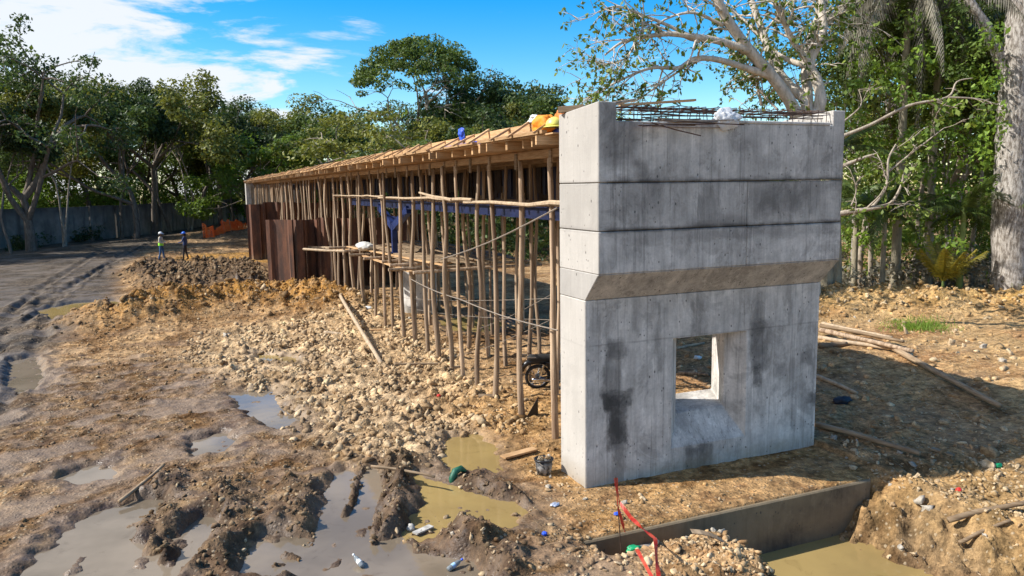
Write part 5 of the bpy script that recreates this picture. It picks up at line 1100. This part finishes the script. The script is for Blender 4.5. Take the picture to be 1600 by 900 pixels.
proto('slender2', 32, 17, .17, .52, .38, M_BARKP, M_LOLIVE, 50, 1.1, .32, 0, 4, 3, .7, (-.06, .05), .62, 2)
proto('bright', 41, 10, .20, .25, .75, M_BARKD, M_LBRIGHT, 64, .95, .28, .1, 4, 4, .7)
proto('wood_edge', 51, 15, .24, .40, .60, M_BARKP, M_LBIG, 80, .85, .20, .05, 4, 4, .7)
proto('wood_edge2', 52, 16, .20, .45, .55, M_BARKW, M_LMID, 80, .85, .19, .05, 4, 4, .7, stems=2)
def tree(key, px, D, ytop, label, group, name='broadleaf_tree', wscale=1.0, rz=None, dz=0.0):
    x, y = colpos(px, D); zt = atD(px, ytop, D)[2]; tm, cm, H, W = PROTO[key]; zb = gz(x, y)+dz; s = (zt-zb)/H
    t = empty(name, (x, y, zb), random.uniform(0, 6.28) if rz is None else rz); t.scale = (s*wscale, s*wscale, s); tag(t, label, 'tree', group)
    link('trunk', tm, t); link('crown', cm, t); return t
GL = 'trees along the left boundary wall'; GB = 'trees behind the wall'; GC = 'trees beyond the bridge'; GR = 'trees at the right bank'
tree('spreading', 40, 72, 22, 'big dark spreading tree with low fork at the left edge', GL, wscale=.95, rz=.6)
for k, (X_, Y_, H_) in enumerate([(-29, 74, 21), (-34, 66, 20)]):
    tm, cm, H, W = PROTO['dense1' if k % 2 else 'dense2']; t = empty('broadleaf_tree', (X_, Y_, gz(X_, Y_)), k*1.7); t.scale = (H_/H*1.1,)*3; tag(t, ['tallest shade tree outside the left edge by the wall', 'shade tree farthest outside the left edge'][k], 'tree', GL); link('trunk', tm, t); link('crown', cm, t)
tree('slender1', 8, 70, 150, 'thin dark tree cut by the left picture edge', GL)
for k, (px, D, yt, key) in enumerate([(92, 77, 118, 'slender2'), (185, 86, 120, 'slender1'), (206, 84, 112, 'dense1'), (236, 90, 108, 'dense3'), (262, 93, 122, 'slender1'), (292, 99, 128, 'slender2'), (318, 101, 150, 'dense1'), (342, 106, 142, 'dense3'), (362, 110, 150, 'slender1'), (385, 116, 158, 'dense2'), (408, 112, 172, 'dense1')]):
    tree(key, px, D, yt, ['pale thin trunked tree between the left edge tree and the first wall bay', 'leaning dark tree before the wall, second after the edge tree', 'tall dark crowned tree left of the tallest olive one', 'tallest olive crowned tree of the left row, above the workers', 'slim dark tree just right of the tallest left one', 'pale twin stemmed tree right of the workers', 'dark rounded tree above the left end of the orange net', 'grey green tree standing above the orange net', 'slim dark tree right of the orange net', 'green crowned tree behind the far pillar of the deck', 'dark tree last of the left row before the sky gap'][k], GL, wscale=1.05)
for k, (px, D, yt, key) in enumerate([(-40, 100, 90, 'dense1'), (70, 104, 130, 'dense2'), (130, 102, 135, 'dense1'), (168, 112, 128, 'dense3'), (225, 116, 140, 'dense2'), (280, 122, 150, 'dense1'), (330, 128, 165, 'dense2'), (370, 132, 172, 'dense3'), (425, 138, 185, 'dense1')]):
    tree(key, px, D, yt, ['dense dark tree behind the wall beyond the left edge', 'dense green tree filling the gap right of the big edge tree', 'dark tree behind the wall, third bay from the left', 'olive tree behind the wall left of the tall crowns', 'green tree behind the wall directly above the two workers', 'dark tree behind the wall right of the workers', 'green tree behind the wall over the net', 'olive tree behind the wall at the deck end', 'dark far tree in the dip of the tree line left of the bright tree'][k], GB, wscale=1.15)
tree('bright', 450, 88, 205, 'bright green sunlit tree at the far end of the deck', GC, wscale=1.25)
tree('dense2', 500, 108, 160, 'olive green domed tree left of the tallest centre tree', GC, wscale=1.2); tree('dense3', 545, 112, 150, 'broad olive tree just left of the centre crown', GC, wscale=1.2)
tree('flat_olive', 590, 84, 172, 'flat topped yellow olive tree in front of the centre group', GC, wscale=1.25)
tree('umbrella', 660, 92, 54, 'tallest umbrella crowned tree in the centre of the skyline', GC, wscale=1.0, rz=1.0)
tree('dense2', 620, 118, 150, 'green tree behind the tall umbrella tree', GC, wscale=1.2); tree('flat_olive', 690, 72, 182, 'low olive tree right under the umbrella tree', GC, wscale=1.2)
tree('dense1', 745, 100, 118, 'dark tree touching the right side of the umbrella crown', GC, wscale=1.1); tree('dense2', 790, 90, 140, 'green tree between the umbrella tree and the bluish one', GC, wscale=1.2)
tree('dense1', 845, 92, 100, 'bluish dark crowned tree left of the pier top', GC, wscale=1.05); tree('dense3', 880, 84, 150, 'olive tree just behind the left end of the pier', GC, wscale=1.2)
tree('dense2', 720, 62, 200, 'dense tree low behind the deck edge', GC, wscale=1.5); tree('dense1', 800, 66, 170, 'dark tree seen just above the deck boards', GC, wscale=1.4)
for k, (px, D, yt, key) in enumerate([(960, 95, 190, 'dense1'), (1040, 90, 200, 'dense2'), (1120, 85, 195, 'dense1')]):
    tree(key, px, D, yt, ['far dark tree peeping over the left of the rebar', 'far green tree hidden low behind the rebar', 'far dark tree low behind the white bag'][k], GC, wscale=1.3)

# undergrowth masses
def undergrowth(name, label, n, sampler, per, cr, size, mat, seed):
    r = np.random.default_rng(seed); pts = np.array([sampler(r) for _ in range(n)]); o = link(name, leaf_mesh(name, mat, [leaf_cloud(pts, per, cr, size, seed, .75)])); o['kind'] = 'stuff'; o['label'] = label; return o
def wallband(d0, d1, h0, h1, back=True):
    def f(r):
        px = r.uniform(-30, 430); D = 82+px*.085+r.uniform(d0, d1); x, y = colpos(px, D); return (x, y, r.uniform(h0, h1)*r.uniform(.3, 1))
    return f
undergrowth('wall_thicket', 'sunlit green thicket growing behind the boundary wall', 520, wallband(6, 22, 2.5, 9), 60, 1.25, .34, M_LBRIGHT, 61)
undergrowth('wall_shade_thicket', 'darker bushes deep behind the boundary wall', 420, wallband(16, 40, 3, 13), 56, 1.6, .40, M_LMID, 62)
undergrowth('wall_weeds', 'weeds and creepers at the foot of the boundary wall', 60, lambda r: (lambda px: (*colpos(px, 74+px*.085+r.uniform(-1.5, 1)), r.uniform(.1, 1.2)))(r.choice([20, 60, 120, 130, 135, 140, 30])+r.uniform(-14, 14)), 40, .5, .2, M_LDARK, 63)
undergrowth('far_forest', 'far mass of forest foliage beyond the bridge', 900, lambda r: (lambda px, D: (*colpos(px, D), 1+atD(px, 300-r.uniform(0, 1)*(118 if px > 520 else 90), D)[2]*r.uniform(.25, .95)))(r.uniform(430, 1250), r.uniform(95, 135)), 50, 2.0, .5, M_LMID, 64)
undergrowth('river_bushes', 'shaded bushes on the river bank behind the formwork', 480, lambda r: (lambda px, D: (*colpos(px, D), r.uniform(-.4, 6.5)))(r.uniform(560, 960), r.uniform(46, 66)), 55, 1.15, .30, M_LDARK, 65)
def rb_samp(d0, d1, h0, h1, p0=1270, p1=1660):
    def f(r):
        px = r.uniform(p0, p1); D = r.uniform(d0, d1); x, y = colpos(px, D); return (x, y, gz(x, y)*0+r.uniform(h0, h1))
    return f
undergrowth('bank_thicket', 'tangle of green foliage between the trunks on the right bank', 270, rb_samp(33, 44, .6, 8.5, 1285, 1680), 90, .75, .17, M_LBIG, 66)
undergrowth('bank_canopy', 'overhanging sunlit foliage at the upper right', 300, rb_samp(34, 46, 6, 14, 1330, 1680), 85, .85, .18, M_LOLIVE, 67)
undergrowth('bank_backwood', 'dark wood behind the right bank', 420, rb_samp(46, 62, .5, 17, 1310, 1700), 60, 1.5, .34, M_LDARK, 68)
undergrowth('bank_sprays', 'sprays of bright broad leaves in front of the right wood', 120, rb_samp(28.0, 32.5, 2.4, 9.5, 1325, 1560), 46, .42, .17, M_LBRIGHT, 69)
undergrowth('bank_dry_litter', 'grey dry vines and litter at the foot of the trees', 90, rb_samp(29.5, 36, .35, 1.6, 1300, 1600), 60, .45, .16, M_LDRY, 70)
# grass tuft on the ridge
r = np.random.default_rng(71); n = 1100; gx0, gy0 = GXY(1436, 498, .6); bx = gx0+r.normal(0, .5, n); by = gy0+r.normal(0, .35, n)
bz = terrain(bx, by); hh = r.uniform(.06, .2, n); an = r.uniform(0, 6.28, n); w = .012; dx = np.cos(an)*w; dy = np.sin(an)*w; lx = r.normal(0, .08, n); ly = r.normal(0, .08, n)
V = np.stack([np.stack([bx-dx, by-dy, bz-.02], 1), np.stack([bx+dx, by+dy, bz-.02], 1), np.stack([bx+lx, by+ly, bz+hh], 1)], 1).reshape(-1, 3)
o = link('grass', np_mesh('grass', V, np.arange(n*3).reshape(n, 3), M_LBRIGHT, False, None, {'v': np.repeat(r.uniform(.2, 1, n), 3)})); o['kind'] = 'stuff'; o['label'] = 'patch of short green grass on the yellow dirt ridge'

# ---- trees of the right bank, standing singly
for k, (px, D, yt, key) in enumerate([(1345, 36, -60, 'wood_edge2'), (1425, 38, -120, 'wood_edge'), (1490, 36, -60, 'wood_edge2'), (1545, 40, -150, 'wood_edge'), (1640, 36, -100, 'wood_edge')]):
    tree(key, px, D, yt, ['twin stemmed tree right behind the pier edge', 'tall leafy tree behind the hanging palm', 'twin stemmed tree left of the mottled trunk', 'tall tree behind the mottled trunk', 'leafy tree beyond the right picture edge'][k], GR, wscale=.9)
def limb_tree(name, label, base, D, limbs, bark, leafm, seed, per, cr, size, twig_n=5, twig_l=1.3, droop=.35, parts=True):
    """limbs: list of (list of (px, py, extra depth), radius0, radius1)"""
    t = empty(name, base); tag(t, label, 'tree', GR); B = np.array(base); r = random.Random(seed); tips = []
    for pts, r0, r1 in limbs:
        P_ = [Vector(atD(a, b, D+c)-B) if not isinstance(a, Vector) else a for a, b, c in pts]
        # smooth
        Q = []
        for i in range(len(P_)-1):
            p0 = P_[max(i-1, 0)]; p1 = P_[i]; p2 = P_[i+1]; p3 = P_[min(i+2, len(P_)-1)]
            for k in range(5):
                u = k/5; Q.append(.5*((2*p1)+(p2-p0)*u+(2*p0-5*p1+4*p2-p3)*u*u+(3*p1-p0-3*p2+p3)*u**3))
        Q.append(P_[-1]); n = len(Q); R_ = [r0+(r1-r0)*i/(n-1) for i in range(n)]
        m = MB(); m.tube(Q, [a*r.uniform(.93, 1.07) for a in R_], 10); m.build('limb', bark, t, True)
        if twig_n:
            tw = MB()
            for i in range(twig_n*2):
                j = r.randrange(int(n*.3), n); p = Q[j]; d = (Q[min(j+1, n-1)]-Q[max(j-1, 0)]).normalized(); nd = (d*.7+Vector((r.gauss(0, .7), r.gauss(0, .7), r.gauss(.05, .6)))).normalized(); L = twig_l*r.uniform(.5, 1.5); q = p; pp = [q]
                for k in range(5): nd = (nd+Vector((r.gauss(0, .2), r.gauss(0, .2), r.gauss(-.06, .15)))).normalized(); q = q+nd*L/5; pp.append(q)
                rr0 = min(R_[j]*.5, .045); tw.tube(pp, [rr0*(1-.8*k/5)+.004 for k in range(6)], 5, False); tips.append(pp[-1]); tips.append(pp[3]) if r.random() < .5 else None
                for e in range(2):
                    q = pp[r.choice((2, 3, 4))]; nd2 = (nd+Vector((r.gauss(0, .8), r.gauss(0, .8), r.gauss(0, .6)))).normalized(); e_ = q+nd2*L*.5; tw.tube([q, (q+e_)/2+Vector((0, 0, .04)), e_], [.012, .009, .005], 4, False); tips.append(e_)
            o_ = tw.build('twigs', bark, t, True); o_['kind'] = 'stuff'
    if tips:
        link('crown', leaf_mesh('crown', leafm, [leaf_cloud([p[:] for p in tips], per, cr, size, seed, .75, .3, droop, .3)]), t)
    return t
bx, by = colpos(1268, 27); bs = (bx, by, gz(bx, by))
trunk0 = [(1262, 470, 0), (1264, 330, 0), (1266, 225, 0), (1266, 172, 0)]
limb_tree('bare_branched_tree', 'large pale many limbed tree with sparse leaves rising behind the pier', bs, 27, [
 (trunk0, .42, .22),
 ([(1258, 215, 0), (1235, 160, -.3), (1205, 118, -.6), (1168, 75, -1.0), (1135, 28, -1.3), (1110, -25, -1.6), (1090, -80, -2)], 0.225, 0.111),
 ([(1266, 200, 0), (1258, 158, .2), (1228, 128, .4), (1206, 92, .6), (1190, 45, .9), (1170, -10, 1.2), (1150, -70, 1.4)], 0.195, 0.079),
 ([(1268, 205, 0), (1282, 158, .1), (1276, 125, .2), (1266, 98, .3), (1286, 50, .5), (1283, 0, .7), (1290, -60, .8)], 0.203, 0.103),
 ([(1266, 200, .3), (1262, 150, .8), (1260, 95, 1.0), (1272, 45, 1.2), (1292, -5, 1.5), (1310, -60, 1.7)], 0.186, 0.095),
 ([(1264, 98, .3), (1240, 66, .0), (1222, 28, -.3), (1204, -12, -.6)], 0.109, 0.064),
 ([(1262, 104, .3), (1220, 88, .6), (1190, 60, .9), (1160, 30, 1.2), (1120, 0, 1.5)], 0.093, 0.047),
 ([(1172, 80, -1.0), (1130, 66, -1.4), (1090, 58, -1.8), (1045, 53, -2.1), (1005, 58, -2.4), (972, 66, -2.6), (945, 86, -2.8)], 0.132, 0.028),
 ([(1206, 120, -.6), (1165, 106, -1.0), (1120, 93, -1.4), (1085, 92, -1.8), (1060, 106, -2.0), (1020, 106, -2.2), (985, 118, -2.4), (940, 140, -2.6)], 0.117, 0.024),
 ([(1085, 94, -1.8), (1045, 122, -1.9), (1020, 140, -2.0), (990, 160, -2.1)], 0.042, 0.015),
 ([(1080, 57, -1.8), (1040, 38, -2.0), (1000, 22, -2.3), (965, 10, -2.5), (935, 18, -2.7)], 0.063, 0.015),
 ([(1130, 40, -1.3), (1085, 20, -1.6), (1040, 30, -1.9), (1010, 55, -2.1)], 0.054, 0.020),
 ([(1190, 165, .4), (1184, 140, .3), (1172, 115, .2), (1160, 80, .1)], 0.047, 0.024),
 ([(1216, 172, .5), (1192, 148, .5), (1180, 130, .5), (1182, 100, .4)], 0.039, 0.024),
 ([(1240, 62, .0), (1265, 38, .3), (1300, 28, .6), (1335, 10, .8)], 0.047, 0.015),
 ([(1190, 48, .9), (1215, 35, 1.1), (1250, 30, 1.3)], 0.039, 0.015),
 ([(1005, 58, -2.4), (975, 92, -2.5), (955, 100, -2.6), (930, 98, -2.7)], 0.027, 0.010),
 ([(985, 118, -2.4), (950, 135, -2.4), (915, 155, -2.5)], 0.024, 0.010),
], M_BARKL, M_LBIG, 81, 5, .17, .16, 8, 1.1, .35)
bx, by = GXY(1580, 500); bs = (bx, by, gz(bx, by)-.1); DD = math.hypot(bx, by)
limb_tree('mottled_trunk_tree', 'thick mottled grey trunk forking at the right picture edge', bs, DD, [
 ([(1580, 520, 0), (1580, 480, 0), (1578, 400, 0), (1580, 300, 0), (1584, 200, 0), (1588, 120, 0), (1592, 60, 0), (1602, 0, 0), (1615, -70, 0)], .60, .40),
 ([(1586, 150, 0), (1562, 90, -.2), (1540, 42, -.4), (1518, 8, -.6), (1490, -40, -.8)], .20, .14),
 ([(1596, 45, 0), (1580, 10, .3), (1568, -40, .5)], .20, .15)], M_BARKW, M_LOLIVE, 83, 14, .3, .2, 0)
m = MB(); a = atD(1544, 488, DD-1.05); b = atD(1612, 487, DD-1.05); m.beam(a, b, .06, .14); ob = m.build('plank_seat', M_OLDWOOD); tag(ob, 'weathered plank nailed across the foot of the mottled trunk', 'plank')
for s_ in (.25, .85):
    pass
limb_tree('dead_branch', 'bare pale fallen branches stretching out right of the pier', (*colpos(1330, 24), 0), 24, [
 ([(1300, 336, 0), (1335, 330, 0), (1365, 325, 0), (1392, 317, 0), (1408, 290, 0), (1412, 268, 0)], .085, .02), ([(1392, 317, 0), (1420, 320, .2)], .03, .01), ([(1362, 325, 0), (1385, 290, .2), (1388, 250, .3), (1400, 225, .4)], .05, .02),
 ([(1305, 265, .5), (1345, 248, .6), (1372, 240, .7)], .06, .03), ([(1310, 215, 1), (1360, 195, 1.1), (1420, 165, 1.3), (1480, 152, 1.6), (1495, 128, 1.7), (1520, 122, 1.8)], .06, .012), ([(1480, 152, 1.6), (1530, 155, 1.8), (1570, 168, 2)], .03, .01),
 ([(1318, 190, 1), (1345, 165, 1.2), (1342, 140, 1.3)], .03, .01), ([(1330, 322, .3), (1338, 295, .3), (1328, 265, .3)], .025, .01), ([(1380, 275, .3), (1430, 235, .6), (1475, 200, .8)], .035, .012)], M_BARKP, M_LBIG, 85, 5, .25, .15, 2, .7)

for k, (px, D, yt) in enumerate([(1352, 33, 250), (1402, 34, 190), (1462, 33, 230), (1440, 35, 150), (1530, 34, 220), (1372, 32, 300)]):
    x, y = colpos(px, D); zt = atD(px, yt, D)[2]; m = MB(); m.tube([(0, 0, -.8), (.1*math.sin(k), .1, zt*.35), (.25*math.sin(k*2+1), .05, zt*.7), (.5*math.sin(k*2+1), 0, zt)], [.11, .09, .07, .03], 8)
    t = empty('slim_tree', (x, y, 0)); tag(t, ['thin pale stem behind the fallen branches', 'thin stem below the hanging grey palm', 'pale stem left of the green stemmed palm', 'tallest thin stem deep in the right wood', 'thin stem just left of the mottled trunk', 'short leaning stem beside the dark slim palm'][k], 'tree', GR); m.build('trunk', M_BARKP, t, True); link('crown', leaf_mesh('crown', M_LBIG, [leaf_cloud([(.5*math.sin(k*2+1)+random.gauss(0, .5), random.gauss(0, .5), zt+random.gauss(0, .4)) for _ in range(7)], 40, .4, .17, 300+k)]), t)
# ---- palms
def frond_mesh(L, droop, seed, mat, leaf=.42, n=38):
    r = random.Random(seed); m = MB(); pts = []
    for i in range(11):
        u = i/10; pts.append(Vector((L*(u-.18*droop*u*u), 0, L*(.45*u-.95*droop*u*u))))
    V = []; F = []; vv = []
    for i in range(n*2):
        u = .12+.88*(i//2)/n; k = min(int(u*10), 9); p = pts[k].lerp(pts[k+1], u*10-k); d = (pts[k+1]-pts[k]).normalized(); s = 1 if i % 2 else -1
        ll = leaf*math.sin(math.pi*min(.97, .15+u*.85))**.6*r.uniform(.85, 1.1); dr = (Vector((d.x*.25, s*.32, -1.0+r.uniform(-.2, .2))) if mat is M_LDRY else Vector((d.x*.55, s*1.0, -.35-.5*droop+r.uniform(-.15, .15)))).normalized(); w = d*(.024 if leaf > .6 else .015)
        mid = p+dr*ll*.5+Vector((0, 0, .03)); tip = p+dr*ll+Vector((0, 0, -.08*droop)); o = len(V); V += [p-w, p+w, mid+w*1.2, tip, mid-w*1.2]; F += [(o, o+1, o+2, o+4), (o+4, o+2, o+3, o+3)]; c = r.uniform(.1, 1); vv += [c]*5
    # rachis as thin strip
    for i in range(10):
        a, b = pts[i], pts[i+1]; w = .018*(1-i/11)+.004; o = len(V); V += [a+Vector((0, -w, 0)), a+Vector((0, w, 0)), b+Vector((0, w*.85, 0)), b+Vector((0, -w*.85, 0)), a+Vector((0, 0, -w*1.6)), b+Vector((0, 0, -w*1.5))]; F += [(o, o+1, o+2, o+3), (o+1, o+4, o+5, o+2), (o+4, o, o+3, o+5)]; vv += [.6]*6
    me = bpy.data.meshes.new('frond'); me.from_pydata([v[:] for v in V], [], [f if len(set(f)) == 4 else tuple(dict.fromkeys(f)) for f in F]); me.update(); a = me.attributes.new('v', 'FLOAT', 'POINT'); a.data.foreach_set('value', np.array(vv, np.float32)); me.materials.append(mat); return me
M_PTRUNK = mat_bark('palm_trunk', (.22, .19, .13), (.34, .30, .21)); M_PGREEN = mat_bark('green_palm_stem', (.10, .15, .035), (.19, .23, .06))
FR = {k: [frond_mesh(L, d, s, mt, lf) for s, d in (((1, 1.0), (2, 1.35), (3, 1.7), (4, .8)) if k == 'big' else ((1, .15), (2, .3), (3, .45), (4, .2)) if k == 'yellow' else ((1, .5), (2, .8), (3, 1.1), (4, .35)))] for k, (L, mt, lf) in {'small': (1.9, M_LPALM, .40), 'big': (3.9, M_LDRY, .8), 'biggreen': (3.4, M_LPALM, .8), 'yellow': (1.5, M_LYEL, .36)}.items()}
def palm(px, D, ybase, ycrown, r0, key, nf, label, stem=None, seed=1, tilt=0.0, swell=1.0):
    r = random.Random(seed); x, y = colpos(px, D); z0 = gz(x, y) if ybase is None else atD(px, ybase, D)[2]; z0 = min(z0, gz(x, y)) ; zc = atD(px, ycrown, D)[2]; h = zc-z0
    t = empty('palm_tree', (x, y, z0)); tag(t, label, 'palm', 'palms on the right bank')
    m = MB(); n = 12; m.tube([(tilt*h*(i/n)**1.5, 0, h*i/n-.2*(i == 0)) for i in range(n+1)], [r0*(1.25 if i == 0 else (1+.25*(swell-1)*math.sin(i*.6)))*(1-.35*i/n) for i in range(n+1)], 10); m.build('trunk', stem or M_PTRUNK, t, True)
    m = MB(); m.tube([(tilt*h, 0, h-.05), (tilt*h, 0, h+.45)], [r0*.75, r0*.3], 8); m.build('crown_shaft', M_PGREEN, t, True)
    for i in range(nf):
        o = link('frond', FR[key][r.randrange(4)], t, (tilt*h, 0, h+.25), (0, r.uniform(-1.0, -.25) if key == 'yellow' else r.uniform(-.75, .45), 6.28*i/nf+r.uniform(-.3, .3)), (r.uniform(.8, 1.1),)*3)
    return t
palm(1405, 30.8, None, 2, .17, 'big', 44, 'tall palm with grey hanging fronds at the upper right', seed=2)
palm(1455, 31.8, None, 75, .16, 'biggreen', 16, 'tall green palm behind the grey hanging one', seed=3)
palm(1385, 29.6, 492, 345, .11, 'small', 16, 'dark slim palm left of the dry vines', seed=4)
palm(1508, 29.5, 500, 345, .12, 'small', 8, 'slim palm with bright green stem left of the mottled trunk', M_PGREEN, 5)
palm(1340, 31, 480, 320, .13, 'small', 13, 'palm with feathery fronds just right of the pier', seed=6)
palm(1482, 29.0, 478, 452, .08, 'yellow', 10, 'short palm with yellowing fronds on the ridge', seed=7)
palm(1560, 31, 470, 355, .10, 'biggreen', 9, 'palm half hidden behind the mottled trunk', seed=8)
palm(1308, 28.5, 482, 240, .24, 'small', 9, 'palm with swollen pale trunk beside the pier edge', seed=9, swell=1.8)
palm(1296, 28.0, 484, 250, .22, 'small', 8, 'second swollen palm trunk almost hidden by the pier', seed=10, swell=1.6)
